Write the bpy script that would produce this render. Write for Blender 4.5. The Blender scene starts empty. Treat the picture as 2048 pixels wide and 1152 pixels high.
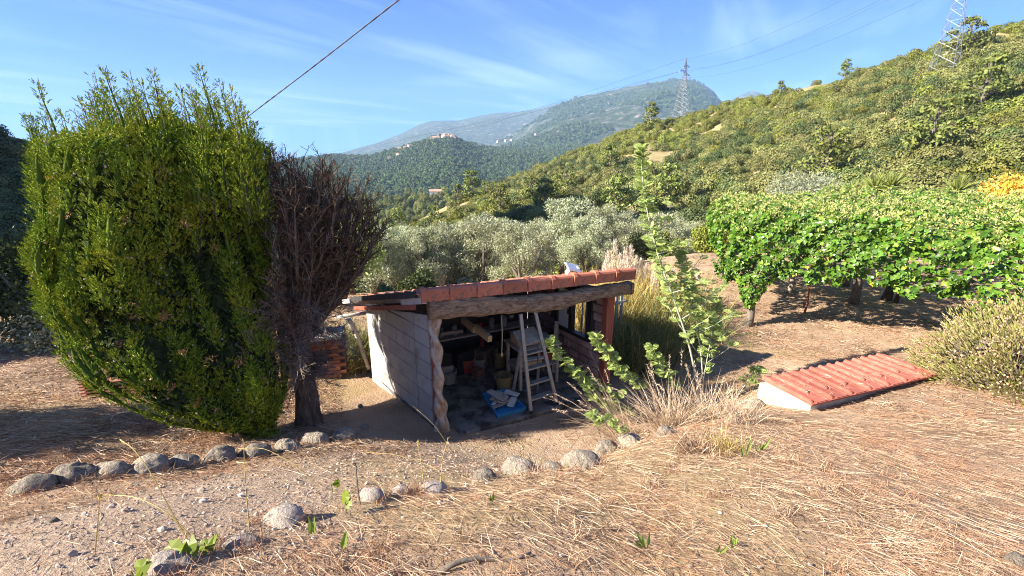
import bpy, math, random
import numpy as np
from mathutils import Vector, Matrix
random.seed(7)
RNG = np.random.default_rng(11)
R = math.radians
scene = bpy.context.scene
COL = scene.collection
# ------------------------------------------------------------------ camera, sky, sun, exposure
FPX, PITCH, CZ = 900.0, R(16.0), 3.8            # focal length in photo pixels, tilt down, eye height over the shed floor
cam_d = bpy.data.cameras.new('camera')
cam_d.sensor_width = 36.0
cam_d.lens = 36.0 * FPX / 2048.0
cam_d.clip_start, cam_d.clip_end = 0.05, 40000
cam = bpy.data.objects.new('camera', cam_d)
COL.objects.link(cam)
cam.location = (0, 0, CZ)
cam.rotation_euler = (R(90) - PITCH, 0, 0)
scene.camera = cam

SUN_EL = R(31)
SUN_AZ = math.atan2(-0.955, -0.295)                # from +Y towards +X
sdir = Vector((math.cos(SUN_EL) * math.sin(SUN_AZ), math.cos(SUN_EL) * math.cos(SUN_AZ), math.sin(SUN_EL)))
sun_d = bpy.data.lights.new('sun', 'SUN')
sun_d.energy, sun_d.angle, sun_d.color = 5.0, R(0.55), (1.0, 0.91, 0.775)
sun = bpy.data.objects.new('sun', sun_d)
COL.objects.link(sun)
sun.rotation_euler = (-sdir).to_track_quat('-Z', 'Y').to_euler()

world = bpy.data.worlds.new('World')
scene.world = world
world.use_nodes = True
wn, wl = world.node_tree.nodes, world.node_tree.links
wn.clear()
wo = wn.new('ShaderNodeOutputWorld')
bg = wn.new('ShaderNodeBackground')
bg.inputs['Strength'].default_value = 0.05
sky = wn.new('ShaderNodeTexSky')
sky.sky_type = 'NISHITA'
sky.sun_disc = False
sky.sun_elevation = SUN_EL
sky.sun_rotation = SUN_AZ
sky.altitude = 300
sky.air_density = 0.8
sky.dust_density = 0.1
sky.ozone_density = 6.0
# thin cirrus: streaky noise on a high plane
tc = wn.new('ShaderNodeTexCoord')
sep = wn.new('ShaderNodeSeparateXYZ')
wl.new(tc.outputs['Generated'], sep.inputs[0])
zc = wn.new('ShaderNodeMath'); zc.operation = 'MAXIMUM'; zc.inputs[1].default_value = 0.06
wl.new(sep.outputs['Z'], zc.inputs[0])
dx = wn.new('ShaderNodeMath'); dx.operation = 'DIVIDE'
dy = wn.new('ShaderNodeMath'); dy.operation = 'DIVIDE'
wl.new(sep.outputs['X'], dx.inputs[0]); wl.new(zc.outputs[0], dx.inputs[1])
wl.new(sep.outputs['Y'], dy.inputs[0]); wl.new(zc.outputs[0], dy.inputs[1])
cmb = wn.new('ShaderNodeCombineXYZ')
wl.new(dx.outputs[0], cmb.inputs['X']); wl.new(dy.outputs[0], cmb.inputs['Y'])
mp = wn.new('ShaderNodeMapping')
mp0 = wn.new('ShaderNodeMapping'); mp0.inputs['Rotation'].default_value = (0, 0, R(-60))
wl.new(cmb.outputs[0], mp0.inputs['Vector'])
mp.inputs['Scale'].default_value = (0.20, 1.25, 1.0); mp.inputs['Location'].default_value = (.6, .35, 0)
wl.new(mp0.outputs[0], mp.inputs['Vector'])
n1 = wn.new('ShaderNodeTexNoise')
n1.inputs['Scale'].default_value = 0.75; n1.inputs['Detail'].default_value = 9; n1.inputs['Roughness'].default_value = 0.62
n1.inputs['Distortion'].default_value = 0.9
wl.new(mp.outputs[0], n1.inputs['Vector'])
n2 = wn.new('ShaderNodeTexNoise')
n2.inputs['Scale'].default_value = 0.28; n2.inputs['Detail'].default_value = 3
wl.new(cmb.outputs[0], n2.inputs['Vector'])
mulc = wn.new('ShaderNodeMath'); mulc.operation = 'MULTIPLY'
wl.new(n1.outputs['Fac'], mulc.inputs[0]); wl.new(n2.outputs['Fac'], mulc.inputs[1])
rmp = wn.new('ShaderNodeMapRange')
rmp.inputs['From Min'].default_value = 0.22; rmp.inputs['From Max'].default_value = 0.42
rmp.inputs['To Min'].default_value = 0.0; rmp.inputs['To Max'].default_value = 0.5
wl.new(mulc.outputs[0], rmp.inputs['Value'])
mixc = wn.new('ShaderNodeMixRGB')
mixc.inputs['Color2'].default_value = (4.6, 6.2, 8.4, 1)
wl.new(rmp.outputs[0], mixc.inputs['Fac'])
tint = wn.new('ShaderNodeMixRGB'); tint.blend_type = 'MULTIPLY'; tint.inputs['Fac'].default_value = 1.0
tint.inputs['Color2'].default_value = (.33, .62, 1.2, 1)           # the camera's blue rendering of the sky
wl.new(sky.outputs[0], tint.inputs['Color1'])
wl.new(tint.outputs[0], mixc.inputs['Color1'])
wl.new(mixc.outputs[0], bg.inputs['Color'])
wl.new(bg.outputs[0], wo.inputs['Surface'])

vs = scene.view_settings
vs.view_transform = 'Standard'
vs.look = 'None'
vs.exposure = 2.0
vs.gamma = 1.0
vs.use_curve_mapping = False
scene.cycles.use_denoising = True
scene.cycles.denoising_prefilter = 'NONE'
scene.cycles.use_adaptive_sampling = False
scene.cycles.filter_width = 1.0
scene.cycles.max_bounces = 6
scene.cycles.diffuse_bounces = 3
scene.cycles.glossy_bounces = 2
scene.cycles.transmission_bounces = 3
scene.cycles.volume_bounces = 0
scene.cycles.sample_clamp_indirect = 6

# ------------------------------------------------------------------ pixel <-> world helpers
_c, _s = math.cos(PITCH), math.sin(PITCH)
CAM = np.array([0, 0, CZ])
def ray(u, v):
    a = (u - 1024) / FPX; b = (v - 576) / FPX
    return np.array([a, _c - b * _s, -_s - b * _c])
def at_z(u, v, z): r = ray(u, v); return CAM + r * ((z - CZ) / r[2])
def at_y(u, v, y): r = ray(u, v); return CAM + r * (y / r[1])
def at_d(u, v, d): return CAM + ray(u, v) * d
def elev(u, v):                                   # azimuth and tan(elevation) of a pixel's ray
    r = ray(u, v)
    return math.atan2(r[0], r[1]), r[2] / math.hypot(r[0], r[1])

# ------------------------------------------------------------------ scene helpers
def tag(o, label=None, cat=None, group=None, kind=None):
    if label: o['label'] = label
    if cat: o['category'] = cat
    if group: o['group'] = group
    if kind: o['kind'] = kind
    return o
def thing(name, label, cat, loc=(0, 0, 0), group=None):
    o = bpy.data.objects.new(name, None)
    o.empty_display_size = 0.1
    COL.objects.link(o)
    o.location = [float(a) for a in loc]
    return tag(o, label, cat, group)
def adopt(o, parent):
    if parent is not None:
        o.parent = parent
        if parent.type == 'EMPTY':
            o.matrix_parent_inverse = Matrix.Translation(-Vector(parent.location))
    return o
def place(name, me, parent=None, loc=(0, 0, 0), rot=None, scale=None):
    o = bpy.data.objects.new(name, me)
    COL.objects.link(o)
    o.location = [float(a) for a in loc]
    if rot is not None:
        if isinstance(rot, Matrix): o.rotation_euler = rot.to_euler()
        else: o.rotation_euler = rot
    if scale is not None: o.scale = scale
    return adopt(o, parent)
def copy_tree(o, parent=None):
    c = o.copy(); COL.objects.link(c)
    if parent is not None: c.parent = parent
    for ch in list(o.children): copy_tree(ch, c)
    return c

class MB:
    def __init__(self): self.v = []; self.f = []; self.n = 0
    def add(self, v, f):
        v = np.asarray(v, float).reshape(-1, 3)
        if len(v) == 0: return self
        if isinstance(f, np.ndarray): fs = [f]
        else:
            d = {}
            for q in f: d.setdefault(len(q), []).append(q)
            fs = [np.array(q, int) for q in d.values()]
        for q in fs: self.f.append(q + self.n)
        self.v.append(v); self.n += len(v)
        return self
    def mesh(self, name, mat, smooth=False):
        me = bpy.data.meshes.new(name)
        V = np.concatenate(self.v).astype(np.float32)
        me.vertices.add(len(V)); me.vertices.foreach_set('co', V.ravel())
        nl = sum(q.size for q in self.f); npol = sum(len(q) for q in self.f)
        me.loops.add(nl); me.polygons.add(npol)
        me.loops.foreach_set('vertex_index', np.concatenate([q.ravel() for q in self.f]).astype(np.int32))
        tot = np.concatenate([np.full(len(q), q.shape[1]) for q in self.f]).astype(np.int32)
        st = np.concatenate([[0], np.cumsum(tot)[:-1]]).astype(np.int32)
        me.polygons.foreach_set('loop_start', st)
        me.polygons.foreach_set('use_smooth', np.full(npol, bool(smooth)))
        me.update(calc_edges=True)
        if mat is not None: me.materials.append(mat)
        return me
    def build(self, name, mat, parent=None, smooth=False):
        return place(name, self.mesh(name, mat, smooth), parent)
    # ---- shapes
    def box(self, c, size, M=None, taper=None):
        x, y, z = [s / 2 for s in size]
        v = np.array([[-x, -y, -z], [x, -y, -z], [x, y, -z], [-x, y, -z], [-x, -y, z], [x, -y, z], [x, y, z], [-x, y, z]])
        if taper: v[4:, :2] *= taper
        if M is not None: v = v @ np.asarray(M, float)[:3, :3].T
        v = v + np.asarray(c, float)
        return self.add(v, np.array([[3, 2, 1, 0], [4, 5, 6, 7], [0, 1, 5, 4], [1, 2, 6, 5], [2, 3, 7, 6], [3, 0, 4, 7]]))
    def bbox(self, c, size, b=0.01, M=None):      # box with chamfered edges
        x, y, z = [s / 2 for s in size]
        vs_, fs_ = [], []
        X, Y = x - b, y - b
        ring = [(-X, -y), (X, -y), (x, -Y), (x, Y), (X, y), (-X, y), (-x, Y), (-x, -Y)]
        inn = [(-X, -Y), (X, -Y), (X, -Y), (X, Y), (X, Y), (-X, Y), (-X, Y), (-X, -Y)]
        v = [(p[0], p[1], -z) for p in inn] + [(p[0], p[1], -z + b) for p in ring] + [(p[0], p[1], z - b) for p in ring] + [(p[0], p[1], z) for p in inn]
        f = []
        for k in range(3):
            for i in range(8):
                j = (i + 1) % 8
                f.append((k * 8 + i, k * 8 + j, k * 8 + 8 + j, k * 8 + 8 + i))
        f.append((0, 6, 4, 2)); f.append((24, 26, 28, 30))
        v = np.array(v, float)
        if M is not None: v = v @ np.asarray(M, float)[:3, :3].T
        return self.add(v + np.asarray(c, float), f)
    def beam(self, a, b, w, h, up=(0, 0, 1)):     # rectangular bar from a to b
        a, b = np.asarray(a, float), np.asarray(b, float)
        d = b - a; L = np.linalg.norm(d); d /= L
        s = np.cross(d, up); s /= max(np.linalg.norm(s), 1e-6); t = np.cross(s, d)
        M = np.stack([d, s, t], axis=1)
        return self.box((a + b) / 2, (L, w, h), M)
    def tube(self, pts, rad, n=8, cap=True):
        P = np.asarray(pts, float); m = len(P)
        rad = np.broadcast_to(np.asarray(rad, float), (m,))
        T = np.gradient(P, axis=0); T /= np.linalg.norm(T, axis=1)[:, None] + 1e-9
        ref = np.array([0, 0, 1.0]) if abs(T[0, 2]) < 0.9 else np.array([1.0, 0, 0])
        S = np.cross(T, ref); S /= np.linalg.norm(S, axis=1)[:, None] + 1e-9
        U = np.cross(S, T)
        a = np.linspace(0, 2 * math.pi, n, endpoint=False)
        V = P[:, None] + (S[:, None] * np.cos(a)[None, :, None] + U[:, None] * np.sin(a)[None, :, None]) * rad[:, None, None]
        f = []
        for i in range(m - 1):
            for j in range(n):
                k = (j + 1) % n
                f.append((i * n + j, i * n + k, (i + 1) * n + k, (i + 1) * n + j))
        if cap:
            f.append(tuple(range(n - 1, -1, -1))); f.append(tuple((m - 1) * n + j for j in range(n)))
        return self.add(V.reshape(-1, 3), f)
    def twigs(self, A, B, ra, rb):                # many straight three-sided twigs at once
        A = np.asarray(A, float); B = np.asarray(B, float); n = len(A)
        if n == 0: return self
        ra = np.broadcast_to(ra, (n,)); rb = np.broadcast_to(rb, (n,))
        D = unit(B - A)
        ref = np.where(np.abs(D[:, 2:3]) < 0.9, np.array([[0, 0, 1.0]]), np.array([[1.0, 0, 0]]))
        S = unit(np.cross(D, ref)); U = np.cross(S, D)
        V = np.zeros((n, 6, 3))
        for k in range(3):
            o = S * math.cos(k * 2.0944) + U * math.sin(k * 2.0944)
            V[:, k] = A + o * ra[:, None]; V[:, 3 + k] = B + o * rb[:, None]
        b = (np.arange(n) * 6)[:, None]
        F = np.concatenate([b + np.array([[0, 1, 4, 3]]), b + np.array([[1, 2, 5, 4]]), b + np.array([[2, 0, 3, 5]])])
        return self.add(V.reshape(-1, 3), F)
    def cards(self, P, D, N, L, W, mid=0.45, fold=0.0):
        P = np.asarray(P, float); n = len(P)
        if n == 0: return self
        D = unit(D); S = unit(np.cross(D, N)); Nn = np.cross(S, D)
        L = np.broadcast_to(L, (n,))[:, None]; W = np.broadcast_to(W, (n,))[:, None]
        m = P + D * L * mid + Nn * (W * fold)
        V = np.stack([P, m - S * W / 2, P + D * L, m + S * W / 2], axis=1)
        return self.add(V.reshape(-1, 3), (np.arange(n) * 4)[:, None] + np.array([[0, 1, 2, 3]]))
    def blades(self, P, D, L, W, droop, seg=2):   # grass blades that bend under their weight; D start direction
        P = np.asarray(P, float); n = len(P)
        D = unit(D)
        L = np.broadcast_to(L, (n,))[:, None]; W = np.broadcast_to(W, (n,))[:, None]; droop = np.broadcast_to(droop, (n,))[:, None]
        S = unit(np.cross(D, RNG.normal(0, 1, (n, 3))))
        V = np.zeros((n, 2 * seg + 1, 3))
        for k in range(seg + 1):
            t = k / seg
            c = P + D * L * t + np.array([[0, 0, -1.0]]) * L * droop * t * t
            if k < seg:
                w = W * (1 - 0.5 * t)
                V[:, 2 * k] = c - S * w / 2; V[:, 2 * k + 1] = c + S * w / 2
            else: V[:, 2 * seg] = c
        b = (np.arange(n) * (2 * seg + 1))[:, None]
        if seg > 1:
            self.f.append(np.concatenate([b + np.array([[2 * k, 2 * k + 1, 2 * k + 3, 2 * k + 2]]) for k in range(seg - 1)]) + self.n)
        k = seg - 1
        return self.add(V.reshape(-1, 3), b + np.array([[2 * k, 2 * k + 1, 2 * seg]]))
def unit(a):
    a = np.asarray(a, float)
    return a / (np.linalg.norm(a, axis=-1, keepdims=True) + 1e-9)
def rnd_dirs(n, rng=None):
    return unit((rng or RNG).normal(0, 1, (n, 3)))
_nz = np.random.default_rng(5)
_K = [(_nz.normal(0, 1, 2), _nz.uniform(0, 6.28)) for _ in range(60)]
def fbm(x, y, freq=1.0, octv=3, seed=0):          # cheap smooth noise, about -1..1
    x = np.asarray(x, float); y = np.asarray(y, float); o = 0; amp = 1; tot = 0; f = freq
    for k in range(octv):
        for j in range(4):
            (kx, ky), ph = _K[(seed * 7 + k * 4 + j) % 60]
            o = o + amp * np.sin((kx * x + ky * y) * f + ph + seed * 1.7)
        tot += amp * 2.0; amp *= 0.55; f *= 2.1
    return o / tot
def scatter(name, P, S, meshes, index, sz=None, sink=.0):
    col = bpy.data.collections.new(name + '_kinds')
    for i, me in enumerate(meshes): col.objects.link(bpy.data.objects.new('%s_kind_%02d' % (name, i), me))
    me = bpy.data.meshes.new(name); n = len(P)
    me.vertices.add(n); me.vertices.foreach_set('co', (np.asarray(P) - np.array([0, 0, 1.0]) * (np.asarray(S) * sink)[:, None]).astype(np.float32).ravel())
    sc3 = np.stack([S, S, S * (np.ones(n) if sz is None else sz)], -1).astype(np.float32)
    at = me.attributes.new('sc', 'FLOAT_VECTOR', 'POINT'); at.data.foreach_set('vector', sc3.ravel())
    rt = np.zeros((n, 3), np.float32); rt[:, 2] = RNG.uniform(0, 6.28, n)
    at = me.attributes.new('rt', 'FLOAT_VECTOR', 'POINT'); at.data.foreach_set('vector', rt.ravel())
    at = me.attributes.new('ix', 'INT', 'POINT'); at.data.foreach_set('value', np.asarray(index, np.int32))
    me.update()
    o = bpy.data.objects.new(name, me); COL.objects.link(o)
    ng = bpy.data.node_groups.new(name, 'GeometryNodeTree')
    ng.interface.new_socket('Geometry', in_out='INPUT', socket_type='NodeSocketGeometry'); ng.interface.new_socket('Geometry', in_out='OUTPUT', socket_type='NodeSocketGeometry')
    N_ = ng.nodes; L_ = ng.links
    gi, go = N_.new('NodeGroupInput'), N_.new('NodeGroupOutput')
    ip = N_.new('GeometryNodeInstanceOnPoints'); ci = N_.new('GeometryNodeCollectionInfo'); mp_ = N_.new('GeometryNodeMeshToPoints')
    ci.inputs['Collection'].default_value = col; ci.inputs['Separate Children'].default_value = True; ci.inputs['Reset Children'].default_value = True
    L_.new(gi.outputs[0], mp_.inputs['Mesh']); L_.new(mp_.outputs[0], ip.inputs['Points']); L_.new(ci.outputs[0], ip.inputs['Instance'])
    ip.inputs['Pick Instance'].default_value = True
    for nm, dt, sk in (('sc', 'FLOAT_VECTOR', 'Scale'), ('rt', 'FLOAT_VECTOR', 'Rotation'), ('ix', 'INT', 'Instance Index')):
        na = N_.new('GeometryNodeInputNamedAttribute'); na.data_type = dt; na.inputs['Name'].default_value = nm
        L_.new(na.outputs['Attribute'], ip.inputs[sk])
    L_.new(ip.outputs[0], go.inputs[0])
    md = o.modifiers.new('scatter', 'NODES'); md.node_group = ng
    return tag(o, kind='stuff')
def rotz(a): return np.array([[math.cos(a), -math.sin(a), 0], [math.sin(a), math.cos(a), 0], [0, 0, 1.0]])

# ------------------------------------------------------------------ materials
def ramp(nt, fac, cols, pos=None):
    r = nt.nodes.new('ShaderNodeValToRGB')
    e = r.color_ramp.elements
    while len(e) < len(cols): e.new(0.5)
    for i, c in enumerate(cols):
        e[i].position = pos[i] if pos else i / max(1, len(cols) - 1)
        e[i].color = (*c, 1)
    nt.links.new(fac, r.inputs['Fac'])
    return r.outputs['Color']
def noise(nt, vec, scale, detail=6, rough=0.6, dist=0.0):
    n = nt.nodes.new('ShaderNodeTexNoise')
    n.inputs['Scale'].default_value = scale; n.inputs['Detail'].default_value = detail
    n.inputs['Roughness'].default_value = rough; n.inputs['Distortion'].default_value = dist
    nt.links.new(vec, n.inputs['Vector'])
    return n.outputs['Fac']
def mathn(nt, op, a, b=None, clamp=False):
    m = nt.nodes.new('ShaderNodeMath'); m.operation = op; m.use_clamp = clamp
    for i, q in enumerate((a, b)):
        if q is None: continue
        if isinstance(q, (int, float)): m.inputs[i].default_value = q
        else: nt.links.new(q, m.inputs[i])
    return m.outputs[0]
def mixrgb(nt, fac, a, b, mode='MIX'):
    m = nt.nodes.new('ShaderNodeMixRGB'); m.blend_type = mode
    for i, q in enumerate((fac, a, b)):
        if isinstance(q, (int, float)): m.inputs[i].default_value = q
        elif isinstance(q, tuple): m.inputs[i].default_value = (*q, 1)
        else: nt.links.new(q, m.inputs[i])
    return m.outputs['Color']
def new_mat(name):
    m = bpy.data.materials.new(name); m.use_nodes = True
    nt = m.node_tree; nt.nodes.clear()
    out = nt.nodes.new('ShaderNodeOutputMaterial')
    p = nt.nodes.new('ShaderNodeBsdfPrincipled')
    nt.links.new(p.outputs[0], out.inputs['Surface'])
    return m, nt, p, out
def bump(nt, p, h, strength, dist=0.02):
    b = nt.nodes.new('ShaderNodeBump')
    b.inputs['Strength'].default_value = strength; b.inputs['Distance'].default_value = dist
    nt.links.new(h, b.inputs['Height']); nt.links.new(b.outputs[0], p.inputs['Normal'])
def solid(name, cols, scale=6, rough=0.75, bmp=0.4, bdist=0.01, stretch=None, metal=0.0, spec=0.35, dirt=None, objvar=0.0, detail=8):
    m, nt, p, out = new_mat(name)
    t = nt.nodes.new('ShaderNodeTexCoord')
    vec = t.outputs['Object']
    if stretch:
        mp_ = nt.nodes.new('ShaderNodeMapping'); mp_.inputs['Scale'].default_value = stretch
        nt.links.new(vec, mp_.inputs['Vector']); vec = mp_.outputs[0]
    n = noise(nt, vec, scale, detail, 0.65)
    c = ramp(nt, n, cols, [0.3 + 0.4 * i / max(1, len(cols) - 1) for i in range(len(cols))])
    if dirt:
        d = noise(nt, t.outputs['Object'], dirt[1], 5, 0.7)
        fac = mathn(nt, 'MULTIPLY', mathn(nt, 'GREATER_THAN', d, 0.0), 1.0)
        mr = nt.nodes.new('ShaderNodeMapRange')
        mr.inputs['From Min'].default_value = dirt[2]; mr.inputs['From Max'].default_value = dirt[2] + 0.12
        nt.links.new(d, mr.inputs['Value'])
        c = mixrgb(nt, mr.outputs[0], c, dirt[0])
    if objvar:
        oi = nt.nodes.new('ShaderNodeObjectInfo')
        h = nt.nodes.new('ShaderNodeHueSaturation')
        nt.links.new(c, h.inputs['Color'])
        v = mathn(nt, 'ADD', mathn(nt, 'MULTIPLY', oi.outputs['Random'], 2 * objvar), 1 - objvar)
        nt.links.new(v, h.inputs['Value'])
        c = h.outputs[0]
    nt.links.new(c, p.inputs['Base Color'])
    p.inputs['Roughness'].default_value = rough; p.inputs['Metallic'].default_value = metal
    p.inputs['Specular IOR Level'].default_value = spec
    if bmp: bump(nt, p, n, bmp, bdist)
    return m
def leafy(name, cols, pos=None, trans=0.25, rough=0.6, spec=0.3, patch=None, objvar=0.0, tcol=None):
    m, nt, p, out = new_mat(name)
    g = nt.nodes.new('ShaderNodeNewGeometry')
    c = ramp(nt, g.outputs['Random Per Island'], cols, pos)
    if patch:
        t = nt.nodes.new('ShaderNodeTexCoord')
        n = noise(nt, t.outputs['Object'], patch[0], 3)
        mr = nt.nodes.new('ShaderNodeMapRange')
        mr.inputs['From Min'].default_value = 0.42; mr.inputs['From Max'].default_value = 0.62
        mr.inputs['To Max'].default_value = patch[2]
        nt.links.new(n, mr.inputs['Value'])
        c = mixrgb(nt, mr.outputs[0], c, patch[1])
    if objvar:
        oi = nt.nodes.new('ShaderNodeObjectInfo')
        h = nt.nodes.new('ShaderNodeHueSaturation')
        nt.links.new(c, h.inputs['Color'])
        nt.links.new(mathn(nt, 'ADD', mathn(nt, 'MULTIPLY', oi.outputs['Random'], 2 * objvar), 1 - objvar), h.inputs['Value'])
        nt.links.new(mathn(nt, 'ADD', mathn(nt, 'MULTIPLY', oi.outputs['Random'], 0.03), 0.485), h.inputs['Hue'])
        c = h.outputs[0]
    nt.links.new(c, p.inputs['Base Color'])
    p.inputs['Roughness'].default_value = rough; p.inputs['Specular IOR Level'].default_value = spec
    if trans:
        tr = nt.nodes.new('ShaderNodeBsdfTranslucent')
        nt.links.new(mixrgb(nt, 1.0, c, tcol or (1.0, 1.0, 0.6), 'MULTIPLY'), tr.inputs['Color'])
        ms = nt.nodes.new('ShaderNodeMixShader'); ms.inputs[0].default_value = trans
        nt.links.new(p.outputs[0], ms.inputs[1]); nt.links.new(tr.outputs[0], ms.inputs[2])
        nt.links.new(ms.outputs[0], out.inputs['Surface'])
    return m
MAT = {}
MAT['concrete'] = solid('concrete', [(.30, .295, .285), (.36, .352, .338), (.40, .39, .372)], 5.0, .92, .35, .004, dirt=((.24, .235, .225), 2.2, .57), objvar=.09)
MAT['concrete_pale'] = solid('concrete_pale', [(.34, .30, .24), (.48, .44, .36), (.56, .52, .44)], 7, .92, .9, .02, dirt=((.25, .2, .15), 5, .58))
MAT['concrete_floor'] = solid('concrete_floor', [(.09, .08, .07), (.15, .135, .12), (.2, .18, .16)], 4, .9, .6, .008, dirt=((.04, .035, .03), 3.2, .46))  # floor and its dirt darkened: the shade inside the shed is in the colour
MAT['render_shaded'] = solid('render_shaded', [(.05, .04, .035), (.085, .065, .055), (.065, .055, .05)], 5, .95, .6, .01)  # wall tone darkened to stand in for shade in the shed
MAT['stone_wall'] = solid('stone_wall', [(.20, .13, .11), (.30, .20, .17), (.36, .27, .23)], 6, .92, .8, .015, objvar=.3)
MAT['tile'] = solid('terracotta_tile', [(.33, .105, .06), (.44, .15, .085), (.50, .21, .125)], 9, .85, .5, .006, dirt=((.17, .095, .07), 8, .51), objvar=.18)
MAT['tile_slab'] = solid('painted_terracotta', [(.26, .068, .046), (.34, .096, .064), (.40, .14, .098)], 8, .8, .5, .006, dirt=((.22, .10, .075), 6, .52), objvar=.16)
MAT['red_wood'] = solid('red_stained_wood', [(.20, .055, .035), (.30, .085, .05), (.35, .12, .075)], 9, .7, .4, .004, stretch=(3, 3, .35))
MAT['old_wood'] = solid('weathered_beam', [(.13, .085, .055), (.30, .205, .135), (.43, .32, .225), (.24, .155, .1)], 5.5, .85, .9, .02, stretch=(.7, .7, 3.2), dirt=((.06, .04, .03), 3.2, .58))
MAT['twist_wood'] = solid('grey_brown_driftwood', [(.16, .10, .06), (.32, .22, .14), (.42, .37, .32), (.3, .27, .25)], 7, .85, .8, .012, stretch=(1.6, 1.6, .8))
MAT['plank'] = solid('raw_timber', [(.38, .25, .13), (.5, .35, .19), (.56, .41, .25)], 6, .8, .4, .004, stretch=(.6, 5, 5), objvar=.2)
MAT['grey_plank'] = solid('grey_timber', [(.22, .18, .15), (.33, .28, .24), (.4, .35, .3)], 6, .85, .4, .004, stretch=(.6, 5, 5), objvar=.2)
MAT['white_wood'] = solid('whitened_wood', [(.42, .39, .35), (.6, .57, .53)], 9, .8, .4, .004)
MAT['bitumen'] = solid('black_bitumen_strip', [(.02, .02, .022), (.055, .052, .05)], 12, .8, .5, .006)
MAT['alu'] = solid('dull_aluminium', [(.26, .26, .26), (.36, .36, .36)], 10, .45, .1, .002, metal=.55)
MAT['pipe'] = solid('grey_plastic_pipe', [(.42, .42, .41), (.52, .52, .5)], 6, .55, .1, .002, dirt=((.22, .19, .16), 8, .55))
MAT['black'] = solid('black_plastic', [(.012, .012, .013), (.03, .03, .03)], 8, .5, 0)
MAT['glass'] = solid('lens_glass', [(.6, .62, .64), (.7, .72, .74)], 4, .12, 0, spec=.6)
MAT['white_paint'] = solid('white_paint', [(.66, .67, .68), (.78, .79, .8)], 6, .5, .1, .002)
MAT['solar'] = solid('solar_cell', [(.30, .34, .42), (.42, .46, .55)], 5, .18, 0, spec=.7)
MAT['blue'] = solid('blue_plastic', [(.02, .16, .36), (.04, .25, .5)], 5, .45, .1, .002, dirt=((.1, .13, .15), 9, .58))
MAT['red_plastic'] = solid('red_plastic', [(.2, .03, .03), (.3, .05, .045)], 5, .6, .1, .002, dirt=((.1, .05, .045), 9, .5))
MAT['yellow_plastic'] = solid('dull_yellow_plastic', [(.16, .115, .05), (.24, .175, .075)], 5, .65, .1, .002, dirt=((.1, .08, .05), 8, .48))
MAT['grey_plastic'] = solid('grey_plastic', [(.18, .165, .145), (.26, .245, .22)], 6, .7, .1, .002, dirt=((.1, .09, .08), 8, .5))
MAT['brick'] = solid('red_brick', [(.15, .055, .036), (.22, .085, .055), (.27, .12, .08)], 12, .92, .6, .006, objvar=.25)  # brick tone darkened to carry the shade on barbecue and tile stack
MAT['rope'] = solid('rope', [(.35, .27, .16), (.5, .4, .26)], 30, .95, .4, .003)
MAT['boulder'] = solid('boulder_stone', [(.17, .14, .105), (.31, .26, .20), (.44, .375, .295)], 5.5, .95, 1.0, .05, dirt=((.16, .145, .12), 9, .52), objvar=.2)
MAT['pebble'] = solid('pebble_stone', [(.36, .31, .26), (.5, .45, .4)], 5, .9, .3, .005, objvar=.25)
MAT['pale_stone'] = solid('pale_stone', [(.5, .45, .4), (.62, .58, .53)], 5, .9, .5, .01)
MAT['galv'] = solid('galvanised_steel', [(.2, .22, .24), (.28, .3, .32)], .6, .55, 0, metal=.35)
MAT['pylon_steel'] = solid('pylon_steel', [(.25, .27, .29), (.33, .35, .37)], .6, .6, 0, metal=.2)
MAT['cable'] = solid('grey_black_cable', [(.03, .03, .035), (.07, .07, .075)], 20, .6, .2, .003)
MAT['house_wall'] = solid('pale_house_wall', [(.42, .385, .32), (.52, .48, .41)], .1, .9, 0, objvar=.15)
MAT['house_roof'] = solid('tiled_house_roof', [(.38, .2, .12), (.48, .28, .18)], .1, .9, 0)
MAT['bark'] = solid('dark_bark', [(.035, .025, .02), (.10, .07, .05), (.17, .125, .09)], 9, .95, 1.0, .02, stretch=(1.6, 1.6, .5))
MAT['bark_grey'] = solid('grey_brown_bark', [(.09, .07, .055), (.17, .14, .11), (.23, .19, .155)], 9, .95, .8, .015, stretch=(1.6, 1.6, .5))
MAT['dead_twig'] = leafy('dead_twigs', [(.03, .02, .013), (.075, .05, .032), (.14, .095, .065), (.26, .19, .14)], [0, .4, .75, 1], trans=0, rough=.95, spec=.1)
MAT['grey_twig'] = leafy('grey_dead_twigs', [(.10, .075, .058), (.18, .135, .105), (.28, .22, .18)], trans=0, rough=.95, spec=.1)
MAT['cypress'] = leafy('cypress_foliage', [(.065, .12, .014), (.13, .21, .02), (.24, .31, .03), (.43, .45, .06)], [0, .4, .8, 1], trans=.05, spec=.05, rough=.85, patch=(2.6, (.33, .34, .035), .65))
MAT['cypress_core'] = leafy('cypress_inner_shade', [(.02, .035, .008), (.035, .055, .012), (.05, .065, .018)], trans=0, rough=.9)  # near-black green: shade of the grooves put into the colour
MAT['cone'] = leafy('cypress_cones', [(.32, .25, .16), (.48, .40, .29)], trans=0, rough=.8)
MAT['ivy'] = leafy('ivy_leaves', [(.045, .11, .012), (.085, .19, .018), (.15, .275, .025), (.26, .35, .045), (.5, .38, .06)], [0, .42, .85, .985, 1], trans=.28, rough=.38, spec=.5)
MAT['ivy_pale'] = leafy('ivy_flower_heads', [(.26, .32, .07), (.36, .38, .12), (.45, .44, .2)], trans=.25, rough=.7)
MAT['olive'] = leafy('olive_leaves', [(.14, .165, .07), (.28, .31, .17), (.44, .465, .31), (.6, .61, .47)], [0, .35, .75, 1], trans=.2, rough=.5, objvar=.12)
MAT['silver'] = leafy('silver_olive_leaves', [(.14, .165, .09), (.25, .275, .17), (.38, .40, .29)], trans=.15, rough=.5)
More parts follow.
